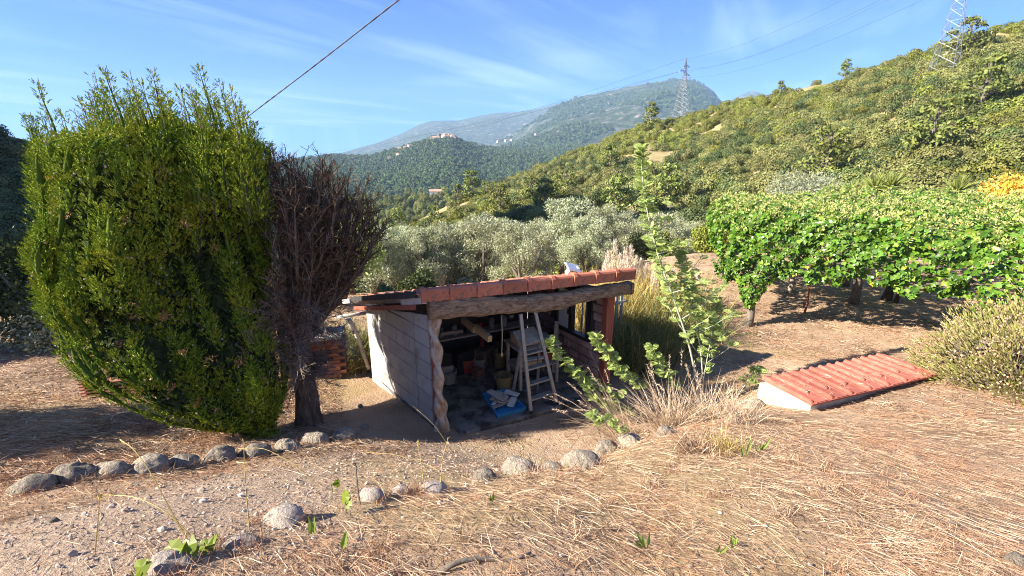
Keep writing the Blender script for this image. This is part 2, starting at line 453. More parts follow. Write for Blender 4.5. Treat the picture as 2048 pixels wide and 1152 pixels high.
MAT['straw'] = leafy('dry_straw', [(.075, .04, .025), (.265, .165, .10), (.44, .305, .19), (.73, .60, .44)], [0, .3, .72, 1], trans=.15, rough=.55, spec=.35, patch=(1.3, (.40, .205, .115), .6), tcol=(1, .9, .75))
MAT['pale_straw'] = leafy('pale_straw', [(.34, .235, .15), (.5, .38, .26), (.68, .56, .42)], trans=.15, rough=.5, tcol=(1, .9, .75))
MAT['gold'] = leafy('golden_grass', [(.34, .26, .07), (.5, .38, .12), (.6, .5, .22)], trans=.3, rough=.6, tcol=(1, .95, .6))
MAT['green_grass'] = leafy('tall_green_grass', [(.07, .1, .03), (.13, .16, .05), (.24, .22, .08), (.4, .32, .13)], trans=.25)
MAT['plume'] = leafy('pampas_plume', [(.66, .55, .44), (.8, .7, .6)], trans=.4, rough=.9, spec=.1, tcol=(1, .95, .85))
MAT['mimosa'] = leafy('mimosa_fronds', [(.2, .29, .07), (.31, .41, .11), (.44, .52, .17), (.58, .6, .28)], [0, .45, .85, 1], trans=.35)
MAT['mimosa_stem'] = solid('mimosa_stem', [(.32, .33, .24), (.48, .47, .37)], 12, .7, .2, .003)
MAT['santolina'] = leafy('grey_green_shrub', [(.2, .215, .05), (.31, .31, .085), (.43, .38, .16), (.52, .4, .24)], [0, .4, .75, 1], trans=.25)
MAT['dry_head'] = leafy('dry_flower_stalks', [(.34, .22, .13), (.48, .34, .22)], trans=0, rough=.9)
MAT['iris'] = leafy('iris_leaves', [(.12, .2, .03), (.26, .36, .08), (.6, .58, .36)], [0, .6, 1], trans=.3)
MAT['vine'] = leafy('vine_leaves', [(.14, .2, .02), (.24, .28, .03)], trans=.4, rough=.4)
MAT['yucca'] = leafy('yucca_leaves', [(.14, .18, .04), (.26, .3, .08)], trans=.15, rough=.5)
MAT['yellow'] = leafy('yellow_leaves', [(.5, .28, .03), (.68, .42, .06), (.75, .52, .12)], trans=.3)
MAT['scrub'] = [leafy('scrub_' + n, c, trans=.12, objvar=.22) for n, c in (
    ('bright', [(.11, .135, .018), (.175, .19, .03), (.26, .255, .05)]),
    ('olive', [(.095, .115, .026), (.155, .165, .045), (.22, .215, .07)]),
    ('dark', [(.045, .068, .018), (.078, .105, .028), (.125, .145, .045)]),
    ('brown', [(.125, .14, .038), (.195, .2, .06), (.275, .26, .09)]))]
MAT['pine'] = leafy('pine_needles', [(.085, .115, .022), (.15, .18, .038), (.23, .245, .06)], trans=.12, objvar=.15)
MAT['scrub_mix'] = leafy('mixed_scrub', [(.05, .078, .018), (.10, .13, .03), (.15, .155, .055), (.17, .185, .035), (.21, .165, .08)], trans=.1)
MAT['far_tree'] = leafy('far_woodland', [(.045, .075, .028), (.08, .115, .042), (.12, .15, .06)], trans=0, rough=.9, objvar=.3)
MAT['shade_bush'] = leafy('dark_bush_leaves', [(.03, .045, .012), (.055, .075, .02), (.09, .11, .035)], trans=.15)

def ground_mat():
    m, nt, p, out = new_mat('dry_ground')
    t = nt.nodes.new('ShaderNodeTexCoord'); vec = t.outputs['Object']
    n = noise(nt, vec, 1.3, 8, .65); n_f = noise(nt, vec, 38, 5, .7); n_b = noise(nt, vec, .35, 3, .5)
    soil = ramp(nt, n, [(.20, .125, .08), (.31, .205, .135), (.39, .275, .185), (.46, .345, .235)], [.28, .45, .58, .72])
    grav = ramp(nt, n_f, [(.24, .17, .125), (.41, .31, .235), (.54, .43, .34)], [.3, .5, .7])
    # the gravelled path that runs in front of the shed, between the row of boulders and the bank
    sp = nt.nodes.new('ShaderNodeSeparateXYZ'); nt.links.new(vec, sp.inputs[0])
    wob = mathn(nt, 'MULTIPLY', mathn(nt, 'SUBTRACT', noise(nt, vec, 1.1, 4), .5), 1.6)
    d = mathn(nt, 'ADD', mathn(nt, 'ADD', mathn(nt, 'MULTIPLY', sp.outputs['X'], .80), mathn(nt, 'MULTIPLY', sp.outputs['Y'], -.60)), 3.1)
    d = mathn(nt, 'ABSOLUTE', mathn(nt, 'ADD', d, wob))
    mr = nt.nodes.new('ShaderNodeMapRange'); nt.links.new(d, mr.inputs['Value'])
    mr.inputs['From Min'].default_value = .55; mr.inputs['From Max'].default_value = 1.1
    mr.inputs['To Min'].default_value = .9; mr.inputs['To Max'].default_value = 0.0
    ygate = nt.nodes.new('ShaderNodeMapRange'); nt.links.new(sp.outputs['Y'], ygate.inputs['Value'])
    ygate.inputs['From Min'].default_value = 6.2; ygate.inputs['From Max'].default_value = 5.0
    fac = mathn(nt, 'MULTIPLY', mr.outputs[0], ygate.outputs[0])
    c = mixrgb(nt, fac, soil, grav)
    c = mixrgb(nt, mathn(nt, 'MULTIPLY', n_f, .35), c, (.5, .36, .22))
    # yellower dry grass patches far out
    mr2 = nt.nodes.new('ShaderNodeMapRange'); nt.links.new(n_b, mr2.inputs['Value'])
    mr2.inputs['From Min'].default_value = .52; mr2.inputs['From Max'].default_value = .62; mr2.inputs['To Max'].default_value = .5
    c = mixrgb(nt, mr2.outputs[0], c, (.40, .30, .14))
    nt.links.new(c, p.inputs['Base Color']); p.inputs['Roughness'].default_value = .95; p.inputs['Specular IOR Level'].default_value = .15
    h = mathn(nt, 'ADD', n_f, mathn(nt, 'MULTIPLY', noise(nt, vec, 9, 6, .7), 1.5))
    bump(nt, p, h, .9, .035)
    return m
MAT['ground'] = ground_mat()
def hill_mat(name, cols, scale, pos=None, rock=None, fine=6.0):
    m, nt, p, out = new_mat(name)
    t = nt.nodes.new('ShaderNodeTexCoord'); vec = t.outputs['Object']
    n = noise(nt, vec, scale, 10, .7)
    c = ramp(nt, n, cols, pos)
    if rock:
        k = noise(nt, vec, scale * rock[1], 6, .6)
        mr = nt.nodes.new('ShaderNodeMapRange'); nt.links.new(k, mr.inputs['Value'])
        mr.inputs['From Min'].default_value = rock[2]; mr.inputs['From Max'].default_value = rock[2] + .07
        c = mixrgb(nt, mr.outputs[0], c, rock[0])
    nt.links.new(c, p.inputs['Base Color']); p.inputs['Roughness'].default_value = .95; p.inputs['Specular IOR Level'].default_value = .1
    bump(nt, p, n, 1.0, fine)
    return m
MAT['hill'] = hill_mat('dry_hillside', [(.15, .13, .055), (.25, .21, .095), (.33, .265, .135), (.22, .2, .08)], .12, [.3, .45, .58, .7], fine=.6)
MAT['mount'] = hill_mat('wooded_mountain', [(.028, .045, .022), (.05, .065, .035), (.10, .10, .07), (.2, .18, .155)], .022, [.38, .5, .58, .7], ((.24, .215, .19), .5, .60), fine=16)
MAT['wood_hill'] = hill_mat('wooded_hill', [(.025, .045, .018), (.05, .075, .025), (.09, .1, .045)], .03, [.35, .5, .66], fine=5)
MAT['valley'] = hill_mat('valley_ground', [(.05, .065, .03), (.09, .1, .05), (.16, .14, .09)], .01, [.35, .5, .66], fine=3)

# ================================================================== THE SETTING
# ground: a smooth surface through measured spots (shed floor = 0)
CP = np.array([
    (0, -4, 2.9), (-6, -4, 3.1), (7, -4, 2.7), (0, 0, 2.3), (-3.5, 0, 2.45), (3.5, 0, 2.25), (8, 0, 2.1), (-9, 0, 2.4),
    (0, 1.5, 2.08), (2.4, 1.7, 1.92), (-2.2, 1.7, 2.0), (1.2, 2.4, 1.68), (-0.6, 2.3, 1.72), (-3.4, 2.6, 1.52), (-2.96, 3.06, 1.33),
    (-2.88, 3.3, 1.2), (-2.65, 3.9, .9), (-2.1, 4.85, .45), (-3.07, 4.4, .72), (-2.79, 5.35, .33), (-1.0, 3.3, 1.18), (-.9, 4.4, .52),
    (-1.5, 5.3, .14), (-.6, 5.25, .06), (.58, 3.12, 1.34), (1.33, 3.9, 1.05), (2.3, 4.5, .9), (3.2, 5.0, .66), (.35, 4.3, .42), (.9, 4.9, .12),
    (1.7, 5.7, .0), (2.5, 6.4, .0), (0, 5.6, -.03), (1, 6.1, -.03), (0, 7, -.05), (-1, 7, -.06), (1.2, 8, -.06), (-1.8, 6.4, -.03), (-2.4, 7.3, -.14), (0, 9, -.1),
    (4.17, 5.4, .55), (5.3, 5.8, .58), (6.8, 6.3, .58), (4.4, 7.0, .22), (6.8, 7.8, .25), (3.1, 7.4, .06),
    (3.56, 2.62, 1.48), (5.5, 3.5, 1.28), (5.9, 5.2, .72), (8, 5.6, .7), (9, 3, 1.4), (13, 5, 1.0),
    (5.5, 9.8, .1), (9, 11.5, .1), (14, 12, .2), (8, 16.5, 0), (3.5, 11, 0), (4.5, 14, -.05), (12, 18, 0), (8, 20, -.3), (20, 12, .4), (22, 20, 0),
    (0, 12, -.35), (-3, 9, -.2), (-2, 16, -1.2), (2, 17, -1.0), (0, 25, -3.0), (8, 26, -2.2), (-6, 14, -.6), (-10, 9, -.15), (-6.2, 6.1, .3), (-10, 5, .7), (-5, 4.5, .8), (-6, 3, 1.5), (-9, 12, -.5),
    (-5, 8.5, 0), (-16, 8, 0), (-20, 15, -2), (-12, 20, -2.5), (20, 28, -2.5), (30, 20, -.8), (30, 5, 2.0), (-20, 0, 2.5), (-22, 30, -6), (0, 38, -7), (20, 40, -6), (38, 30, -3.5), (-20, 42, -10), (40, 5, 2.5)], float)
def _phi(r): return np.sqrt(r * r + 0.35)
_n = len(CP)
_A = np.zeros((_n + 3, _n + 3))
_A[:_n, :_n] = _phi(np.hypot(CP[:, None, 0] - CP[None, :, 0], CP[:, None, 1] - CP[None, :, 1])) - np.eye(_n) * 0.03
_A[:_n, _n:] = np.c_[np.ones(_n), CP[:, :2]]; _A[_n:, :_n] = _A[:_n, _n:].T
_W = np.linalg.solve(_A, np.r_[CP[:, 2], 0, 0, 0])
SH0, SHX = np.array([-1.05, 5.71]), None
def tz(x, y):
    x = np.asarray(x, float); y = np.asarray(y, float); sh = x.shape
    X, Y = x.ravel(), y.ravel(); o = np.zeros(len(X))
    for i in range(0, len(X), 20000):
        a, b = X[i:i + 20000], Y[i:i + 20000]
        o[i:i + 20000] = _phi(np.hypot(a[:, None] - CP[None, :, 0], b[:, None] - CP[None, :, 1])) @ _W[:_n] + _W[_n] + _W[_n + 1] * a + _W[_n + 2] * b
    rough = np.clip((np.hypot(X - .3, Y - 7.3) - 1.9) / 1.0, 0, 1)
    o = o + rough * (.035 * fbm(X, Y, 1.3, 3, 1) + .012 * fbm(X, Y, 7, 2, 3))
    # hollow under the shed so that its floor slab shows
    o = np.where(np.hypot((X - .25), (Y - 7.45)) < 1.5, np.minimum(o, -.06), o)
    return o.reshape(sh)
def tz1(x, y): return float(tz(np.array([x]), np.array([y]))[0])
def G(u, v):                                      # where a pixel's ray meets the ground
    r = ray(u, v); t = np.concatenate([np.linspace(.8, 14, 900), np.linspace(14.02, 45, 800)])
    P = CAM[None] + r[None] * t[:, None]
    h = P[:, 2] - tz(P[:, 0], P[:, 1])
    k = int(np.argmax(h < 0)) if (h < 0).any() else len(t) - 1
    return P[k]
gx = np.unique(np.r_[np.linspace(-28, -6, 45), np.linspace(-6, 9, 151), np.linspace(9, 46, 64)])
gy = np.unique(np.r_[np.linspace(-5, 0.6, 12), np.linspace(.6, 9.5, 110), np.linspace(9.5, 24, 60), np.linspace(24, 46, 34)])
def grid_mesh(X, Y, Z):
    m, n = X.shape
    idx = np.arange(m * n).reshape(m, n)
    F = np.stack([idx[:-1, :-1], idx[:-1, 1:], idx[1:, 1:], idx[1:, :-1]], axis=-1).reshape(-1, 4)
    return np.stack([X, Y, Z], -1).reshape(-1, 3), F
GX, GY = np.meshgrid(gx, gy)
ground = MB().add(*grid_mesh(GX, GY, tz(GX, GY))).build('ground', MAT['ground'], smooth=True)
tag(ground, kind='structure')

# wide valley floor out to the horizon
a = np.linspace(0, 2 * math.pi, 97)
rr = np.array([30, 60, 150, 400, 1000, 2500, 6400.])
zz = np.array([-30, -34, -48, -62, -66, -66, -66.])
AA, RR = np.meshgrid(a, rr); ZZ = np.repeat(zz[:, None], len(a), 1)
MBv = MB().add(*grid_mesh(RR * np.sin(AA), RR * np.cos(AA), ZZ))
tag(MBv.build('valley_floor', MAT['valley'], smooth=True), kind='structure')

class Hill:
    """a slope given by its skyline in the photo and by its distance; height() gives the surface at azimuth, fraction"""
    def __init__(self, uv, rf, zf, rr_, power=1.0, amp=0.0, freq=.01, seed=1, ridge_noise=0.0):
        az = []; te = []
        for u, v in uv:
            a_, t_ = elev(u, v); az.append(a_); te.append(t_)
        self.az = np.array(az); self.te = np.array(te)
        self.rf, self.zf = rf, zf
        self.rr = np.broadcast_to(np.asarray(rr_, float), (len(az),))
        self.power, self.amp, self.freq, self.seed, self.rn = power, amp, freq, seed, ridge_noise
    def point(self, az, t):
        az = np.asarray(az, float); t = np.asarray(t, float)
        rr_ = np.interp(az, self.az, self.rr); te = np.interp(az, self.az, self.te)
        zr = CZ + te * rr_
        r = self.rf + (rr_ - self.rf) * t
        tt = np.clip(t, 0, 1)
        z = self.zf + (zr - self.zf) * tt ** self.power - np.clip(t - 1, 0, 9) * (rr_ - self.rf) * .25
        x, y = r * np.sin(az), r * np.cos(az)
        z = z + self.amp * fbm(x, y, self.freq, 4, self.seed) * np.sin(np.pi * np.clip(tt, 0, 1)) + self.rn * fbm(x, y, self.freq * 6, 2, self.seed + 1) * tt
        return np.stack([x, y, z], -1)
    def build(self, name, mat, na=120, nt=40, tmax=1.35):
        A_, T_ = np.meshgrid(np.linspace(self.az[0], self.az[-1], na), np.r_[np.linspace(0, 1, nt), np.linspace(1, tmax, 6)[1:]])
        P = self.point(A_, T_)
        V, F = grid_mesh(P[..., 0], P[..., 1], P[..., 2])
        return tag(MB().add(V, F).build(name, mat, smooth=True), kind='structure')

right_hill = Hill([(560, 520), (640, 500), (720, 478), (780, 462), (820, 447), (860, 427), (900, 408), (950, 388), (1000, 367), (1050, 347), (1100, 325), (1150, 305), (1200, 290), (1250, 266),
                   (1300, 248), (1361, 240), (1420, 220), (1480, 204), (1550, 192), (1600, 178), (1650, 168), (1700, 154), (1750, 142), (1800, 124), (1850, 108),
                   (1900, 93), (1950, 80), (2000, 62), (2048, 50), (2200, 10), (2500, -40), (3200, -90), (6000, -200)],
                  38, -12, [230, 225, 220, 215, 210, 210, 210, 210, 212, 214, 216, 218, 220, 222, 224, 225, 215, 205, 195, 190, 185, 178, 170, 165, 160, 158, 158, 160, 165, 170, 175, 180, 190],
                  1.05, 1.6, .05, 2, .5)
right_hill.build('hillside', MAT['hill'], 200, 60)
left_hill = Hill([(-6000, -300), (-1500, 120), (-600, 200), (-200, 245), (0, 268), (40, 275), (90, 300), (200, 330), (330, 365), (450, 400), (560, 450), (640, 500)],
                 42, -16, [150, 150, 150, 150, 150, 150, 155, 160, 170, 180, 190, 200], 1.0, 1.5, .05, 3, .4)
_az = [R(-104), R(-96), R(-88), R(-80), R(-70), R(-62), R(-56)]; _te = [.02, .22, .50, .66, .60, .36, .16]     # flank raised outside the frame, added to put the visible slope in shade
_k = left_hill.az > R(-53)
left_hill.az = np.r_[_az, left_hill.az[_k]]; left_hill.te = np.r_[_te, left_hill.te[_k]]; left_hill.rr = np.r_[[150.] * 7, left_hill.rr[_k]]
left_hill.build('hill_slope', MAT['hill'], 110, 30)
near_wood = Hill([(440, 430), (560, 415), (680, 405), (760, 398), (820, 393), (930, 392), (1000, 396), (1100, 400), (1250, 400)], 240, -58, 430, 1.0, 4, .02, 4, 1)
near_wood.build('wooded_slope', MAT['wood_hill'], 60, 20)
village_hill = Hill([(300, 345), (420, 338), (520, 331), (600, 320), (660, 312), (700, 313), (740, 312), (780, 304), (820, 291), (850, 283), (870, 278), (890, 275), (905, 276), (925, 283), (960, 293), (1000, 298), (1050, 296), (1150, 290), (1300, 290), (1500, 300)],
                    640, -64, [1700, 1700, 1700, 1650, 1600, 1600, 1550, 1500, 1450, 1400, 1380, 1370, 1370, 1400, 1500, 1600, 1700, 1800, 1900, 1900], .9, 14, .004, 5, 2)
village_hill.build('village_hill', MAT['wood_hill'], 150, 50)
far_ridge = Hill([(560, 330), (640, 318), (700, 301), (730, 293), (760, 284), (800, 268), (840, 248), (860, 242), (880, 240), (915, 240), (950, 233), (985, 226), (1030, 224), (1080, 216), (1120, 205), (1200, 195), (1300, 180), (1400, 175)],
                 3000, -66, 5200, .9, 60, .0012, 6, 6)
far_ridge.build('far_mountain', MAT['mount'], 120, 40)
mountain = Hill([(880, 318), (940, 305), (980, 292), (1010, 280), (1040, 262), (1070, 240), (1095, 222), (1120, 208), (1150, 196), (1180, 190), (1220, 183), (1250, 174), (1285, 168), (1320, 163), (1350, 162), (1380, 159), (1400, 166), (1415, 174), (1428, 184), (1440, 200), (1455, 215), (1480, 222), (1560, 240), (1700, 260)],
                1500, -60, [2900, 3000, 3050, 3100, 3150, 3200, 3250, 3300, 3350, 3400, 3450, 3500, 3500, 3500, 3500, 3500, 3500, 3500, 3500, 3500, 3500, 3500, 3500, 3500], .95, 55, .0022, 7, 6)
mountain.build('mountain', MAT['mount'], 150, 60)
Hill([(1400, 230), (1440, 210), (1470, 196), (1490, 187), (1503, 182), (1520, 186), (1545, 194), (1600, 205), (1700, 230)], 4200, -60, 5600, .9, 30, .002, 8, 6).build('distant_peak', MAT['mount'], 40, 16)

# haze in the valley air
hz = bpy.data.materials.new('haze_air'); hz.use_nodes = True
hn = hz.node_tree; hn.nodes.clear()
ho = hn.nodes.new('ShaderNodeOutputMaterial'); pv = hn.nodes.new('ShaderNodeVolumePrincipled')
pv.inputs['Color'].default_value = (.42, .67, 1.0, 1); pv.inputs['Density'].default_value = 0.00012; pv.inputs['Anisotropy'].default_value = 0.0
hn.links.new(pv.outputs[0], ho.inputs['Volume'])
haze = MB().box((0, 0, (860 - 70) / 2), (13000, 13000, 930)).build('haze', hz)
tag(haze, kind='stuff')

# ------------------------------------------------------------------ far woodland: low tree lumps, joined (nobody could count them)
def blob_mesh():
    t = (1 + 5 ** .5) / 2
    v = unit(np.array([(-1, t, 0), (1, t, 0), (-1, -t, 0), (1, -t, 0), (0, -1, t), (0, 1, t), (0, -1, -t), (0, 1, -t), (t, 0, -1), (t, 0, 1), (-t, 0, -1), (-t, 0, 1)], float))
    f = np.array([(0, 11, 5), (0, 5, 1), (0, 1, 7), (0, 7, 10), (0, 10, 11), (1, 5, 9), (5, 11, 4), (11, 10, 2), (10, 7, 6), (7, 1, 8), (3, 9, 4), (3, 4, 2), (3, 2, 6), (3, 6, 8), (3, 8, 9), (4, 9, 5), (2, 4, 11), (6, 2, 10), (8, 6, 7), (9, 8, 1)])
    return v, f
BV, BF = blob_mesh()
def blobs(mb, P, S, H, jit=.25):
    n = len(P)
    V = BV[None] * (1 + RNG.uniform(-jit, jit, (n, 12, 1)))
    V = V * np.stack([S, S, H], -1)[:, None, :] + P[:, None]
    F = (np.arange(n) * 12)[:, None, None] + BF[None]
    mb.add(V.reshape(-1, 3), F.reshape(-1, 3))
def wood(name, hill, n, u0, u1, smin, smax, mat, keep=None, tpow=1.0, t0=.02, t1=1.0, hr=1.2):
    az = RNG.uniform(elev(u0, 300)[0], elev(u1, 300)[0], n); t = t0 + (t1 - t0) * RNG.uniform(0, 1, n) ** tpow
    P = hill.point(az, t)
    if keep is not None:
        m = keep(P); P = P[m]
    S = RNG.uniform(smin, smax, len(P)); H = S * RNG.uniform(.8, hr, len(P))
    P[:, 2] += H * .55
    mb = MB(); blobs(mb, P, S, H)
    return tag(mb.build(name, mat), kind='stuff')

# ------------------------------------------------------------------ shrubs and pines on the hillside
def shrub_mesh(name, mat, seed, n_lump=8, cards=330, leaf=.105, flat=.85, open_=.0):
    rng = np.random.default_rng(seed); mb = MB()
    C = rng.uniform(-1, 1, (n_lump, 3)) * np.array([.58, .58, .34]) + np.array([0, 0, .55])
    r = rng.uniform(.36, .62, n_lump)
    for c, q in zip(C, r):
        d = unit(rng.normal(0, 1, (cards, 3)) + np.array([0, 0, .35]))
        P = c + d * q * rng.uniform(.82, 1.12, (cards, 1)) * np.array([1, 1, flat])
        Nn = unit(d + rng.normal(0, .33, (cards, 3)))
        T = unit(np.cross(Nn, rng.normal(0, 1, (cards, 3))))
        L = rng.uniform(.6, 1.3, cards) * leaf
        mb.cards(P - T * L[:, None] / 2, T, Nn, L, L * .8)
    return mb
SHRUB = []
for k, m_ in enumerate(MAT['scrub']):
    for j in range(3):
        b = shrub_mesh('shrub', m_, 100 + k * 10 + j)
        SHRUB.append((k, b.mesh('shrub_foliage', m_)))
FARM = [shrub_mesh('far', None, 950 + j, 5, 60, .30, 1.1).mesh('far_tree', MAT['far_tree']) for j in range(4)]
def far_wood(name, hill, n, u0, u1, smin, smax, keep=None, meshes=None, t0=.02, hz=(.9, 1.5)):
    az_ = RNG.uniform(elev(u0, 300)[0], elev(u1, 300)[0], n); t_ = RNG.uniform(t0, 1.0, n)
    Q = hill.point(az_, t_)
    if keep is not None: Q = Q[keep(Q)]
    meshes = meshes or FARM
    scatter(name, Q, RNG.uniform(smin, smax, len(Q)), meshes, RNG.integers(0, len(meshes), len(Q)), RNG.uniform(*hz, len(Q)), .3)
far_wood('village_hill_wood', village_hill, 9000, 520, 1180, 3.5, 7.5)
far_wood('mountain_wood', mountain, 9000, 900, 1480, 5, 12, lambda Q: fbm(Q[:, 0], Q[:, 1], .006, 3, 9) > -.10)
far_wood('valley_wood', near_wood, 1100, 480, 1150, 2.4, 4.6, None, [m_[1] for m_ in SHRUB[:9]], hz=(1.2, 2.0))
def pine_builder(seed):
    rng = np.random.default_rng(seed); mb = MB(); tr = MB()
    tr.tube([(0, 0, -.3), (.03, .02, 1.2), (-.02, .04, 2.6)], [.09, .07, .03], 6)
    for i in range(34):
        h = rng.uniform(.55, 2.75); rad = (1.05 - abs(h - 1.4) * .42) * rng.uniform(.35, 1)
        a_ = rng.uniform(0, 6.28); c = np.array([rad * math.cos(a_), rad * math.sin(a_), h])
        tr.twigs([[0, 0, h * .8]], [c], .025, .012)
        n = 34; d = unit(rng.normal(0, 1, (n, 3)) + np.array([0, 0, .3])); q = rng.uniform(.2, .36)
        P = c + d * q * rng.uniform(.5, 1.1, (n, 1)) * np.array([1.1, 1.1, .62])
        Nn = unit(d + rng.normal(0, .4, (n, 3))); T = unit(np.cross(Nn, rng.normal(0, 1, (n, 3))))
        mb.cards(P, T, Nn, rng.uniform(.14, .26, n), rng.uniform(.08, .14, n))
    return tr.mesh('pine_trunk', MAT['bark_grey']), mb.mesh('pine_crown', MAT['pine'])
PINES = [pine_builder(300 + k) for k in range(3)]
hill_keep = []
rngh = np.random.default_rng(77)
N = 4600
az = rngh.uniform(elev(640, 300)[0], elev(2200, 300)[0], N * 2); t = rngh.uniform(.06, 1.02, N * 2) ** .9
P = right_hill.point(az, t)
gap = fbm(P[:, 0], P[:, 1], .055, 3, 4)
# clearings of dry grass: long bands that run along the slope, more of them high up
ok = gap + .30 * fbm(P[:, 0], P[:, 1], .2, 2, 8) > (-.52 + .85 * np.clip(t - .35, 0, 1))
P, t = P[ok][:N], t[ok][:N]
S = rngh.uniform(.75, 2.3, len(P)) ** 1.12 * np.where(t < .35, 1.2, 1.0) * np.where(t > .93, .8, 1)
dist = np.hypot(P[:, 0], P[:, 1])
kindn = fbm(P[:, 0], P[:, 1], .04, 2, 6) + rngh.normal(0, .5, len(P))
kind = np.digitize(kindn, [-.35, .1, .62])          # bright, olive, dark, brown
big = np.argsort(-(S / dist))
COLN = ['bright yellow green', 'olive green', 'dark green', 'greyish green']
def shrub_label(k, u_, t_, s_):
    where = 'on the bare skyline ridge' if t_ > .9 else 'below the lower pylon' if 1280 < u_ < 1450 and t_ > .6 else 'below the upper pylon' if 1800 < u_ < 1990 and t_ > .55 else 'on the end of the spur' if u_ < 1000 else \
        'low on the slope above the olive grove' if u_ < 1400 and t_ < .5 else 'low on the slope behind the pergola' if t_ < .5 else 'halfway up the slope above the pergola' if u_ > 1450 else 'halfway up the slope above the grove'
    return '%s %s shrub %s' % ('large' if s_ > 2.35 else 'small' if s_ < 1.7 else 'rounded', COLN[k], where)
LABS = ['bright green rounded shrub on the dry hillside', 'olive green rounded shrub on the dry hillside', 'dark green dense shrub on the dry hillside', 'brownish green shrub on the dry hillside']
sel = big[:290]
for i in sel:
    k = int(kind[i]); me = SHRUB[k * 3 + int(rngh.integers(3))][1]
    o = place('shrub', me, None, P[i] - np.array([0, 0, .25 * S[i]]), (0, 0, rngh.uniform(0, 6.28)), (S[i], S[i], S[i] * rngh.uniform(.85, 1.25)))
    u_ = 1024 + FPX * P[i][0] / (P[i][1] * _c - (P[i][2] - CZ) * _s)
    tag(o, shrub_label(k, u_, t[i], S[i]), 'shrub', 'shrubs on the hillside')
rest = big[290:]
SM_ = [m_[1] for m_ in SHRUB]
scatter('hillside_scrub', P[rest], S[rest], SM_, kind[rest] * 3 + RNG.integers(0, 3, len(rest)), RNG.uniform(.85, 1.25, len(rest)), .25)
# scrub on the shaded slope at the left
azl = RNG.uniform(elev(-250, 300)[0], elev(420, 300)[0], 420); tl = RNG.uniform(.15, 1.0, 420)
Pl = left_hill.point(azl, tl)
scatter('slope_scrub', Pl, RNG.uniform(1.6, 3.4, 420), SM_, RNG.integers(3, 9, 420), None, .25)
def at_hill(u, v, hill):                            # where a pixel's ray meets a hill
    a_, te = elev(u, v)
    ts = np.linspace(.03, 1.0, 400)
    Q = hill.point(np.full(400, a_), ts)
    d = (Q[:, 2] - CZ) / np.hypot(Q[:, 0], Q[:, 1]) - te
    k = int(np.argmax(d > 0)) if (d > 0).any() else 399
    return Q[k]
for i, (u, v, h, lab) in enumerate([
        (945, 408, 13, 'tall slim pine rising from the end of the hillside spur'), (918, 415, 9, 'thin pine beside the tall one on the spur'), (975, 402, 8, 'short bushy pine behind the spur'),
        (1300, 258, 11, 'broad dark pine beside the lattice pylon'), (1955, 232, 9, 'pale green spreading pine high on the hillside'), (1925, 130, 10, 'pine standing next to the upper pylon'),
        (800, 468, 10, 'bright pine at the foot of the spur above the olives'), (1220, 350, 8, 'pine halfway up the slope behind the tip of the mimosa'), (1060, 410, 8, None), (1090, 430, 8, None), (1000, 440, 9, None), (870, 455, 7, 'low pine at the foot of the spur beside the bright one'), (1330, 430, 9, None), (1230, 460, 9, None), (1130, 400, 8, None), (1690, 150, 6, 'small round pine alone on the skyline ridge'), (1560, 200, 6, 'smaller pine on the skyline ridge toward the lower pylon'), (1850, 330, 9, 'dark branchy pine above the yuccas on the slope'), (1640, 390, 10, 'pine low on the slope behind the silvery tree')]):
    q = at_hill(u, v, right_hill); s_ = h / 3.0
    tr, cr = PINES[i % 3]
    t_ = thing('pine_tree', lab or 'pine among the shrubs on the slope above the olive grove', 'pine', q, 'pines on the hillside')
    for nm, me in (('trunk', tr), ('crown', cr)):
        o = place(nm, me, None, (0, 0, 0)); o.parent = t_
    t_.scale = (s_, s_, s_); t_.rotation_euler = (0, 0, i * 1.3)

# ------------------------------------------------------------------ pylons and power lines
def pylon(label, base, H, w0, yaw, thick):
    t = thing('lattice_pylon', label, 'pylon', base, 'pylons on the hillside')
    M = rotz(yaw)
    def half(z):
        f = z / H
        return w0 / 2 * (1 - .80 * min(1, f / .72)) if f < .72 else w0 / 2 * (.20 - .14 * (f - .72) / .28)
    mb = MB()
    lv = [0, .09, .18, .26, .34, .41, .48, .54, .60, .65, .70, .75, .80, .85, .9, .95, 1.0]
    cor = [(-1, -1), (1, -1), (1, 1), (-1, 1)]
    def pt(k, f):
        h = half(f * H); return base + M @ np.array([cor[k][0] * h, cor[k][1] * h, 0]) + np.array([0, 0, f * H])
    for k in range(4):
        mb = MB()
        for a_, b_ in zip(lv[:-1], lv[1:]): mb.twigs([pt(k, a_)], [pt(k, b_)], thick * 1.5, thick * 1.3)
        mb.build('leg', MAT['pylon_steel'], t)
    mb = MB()
    for k in range(4):
        j = (k + 1) % 4
        for a_, b_ in zip(lv[:-1], lv[1:]):
            mb.twigs([pt(k, a_), pt(j, a_)], [pt(j, b_), pt(k, b_)], thick * .8, thick * .8)
            mb.twigs([pt(k, b_)], [pt(j, b_)], thick * .7, thick * .7)
    mb.build('bracing', MAT['pylon_steel'], t)
    ends = []
    for f, side, ln in ((.74, 1, .16), (.80, -1, .15), (.87, 1, .13), (.87, -1, .06)):
        mb = MB(); c = base + np.array([0, 0, f * H]); e = c + M @ np.array([side * ln * H, 0, 0]); ends.append(e - np.array([0, 0, .6]))
        for dy_ in (-.5, .5):
            mb.twigs([c + M @ np.array([0, dy_, 0])], [e], thick * 1.2, thick)
            mb.twigs([c + M @ np.array([0, dy_ * .6, .045 * H])], [e], thick, thick)
        mb.twigs([e], [e - np.array([0, 0, .05 * H])], thick * .9, thick * .9)
        mb.build('crossarm', MAT['pylon_steel'], t)
    for k in range(4):
        MB().box(pt(k, 0) - np.array([0, 0, .2]), (.16 * w0, .16 * w0, 1.6), taper=.8).build('footing', MAT['pale_stone'], t)
    ends.append(base + np.array([0, 0, H]))
    return ends
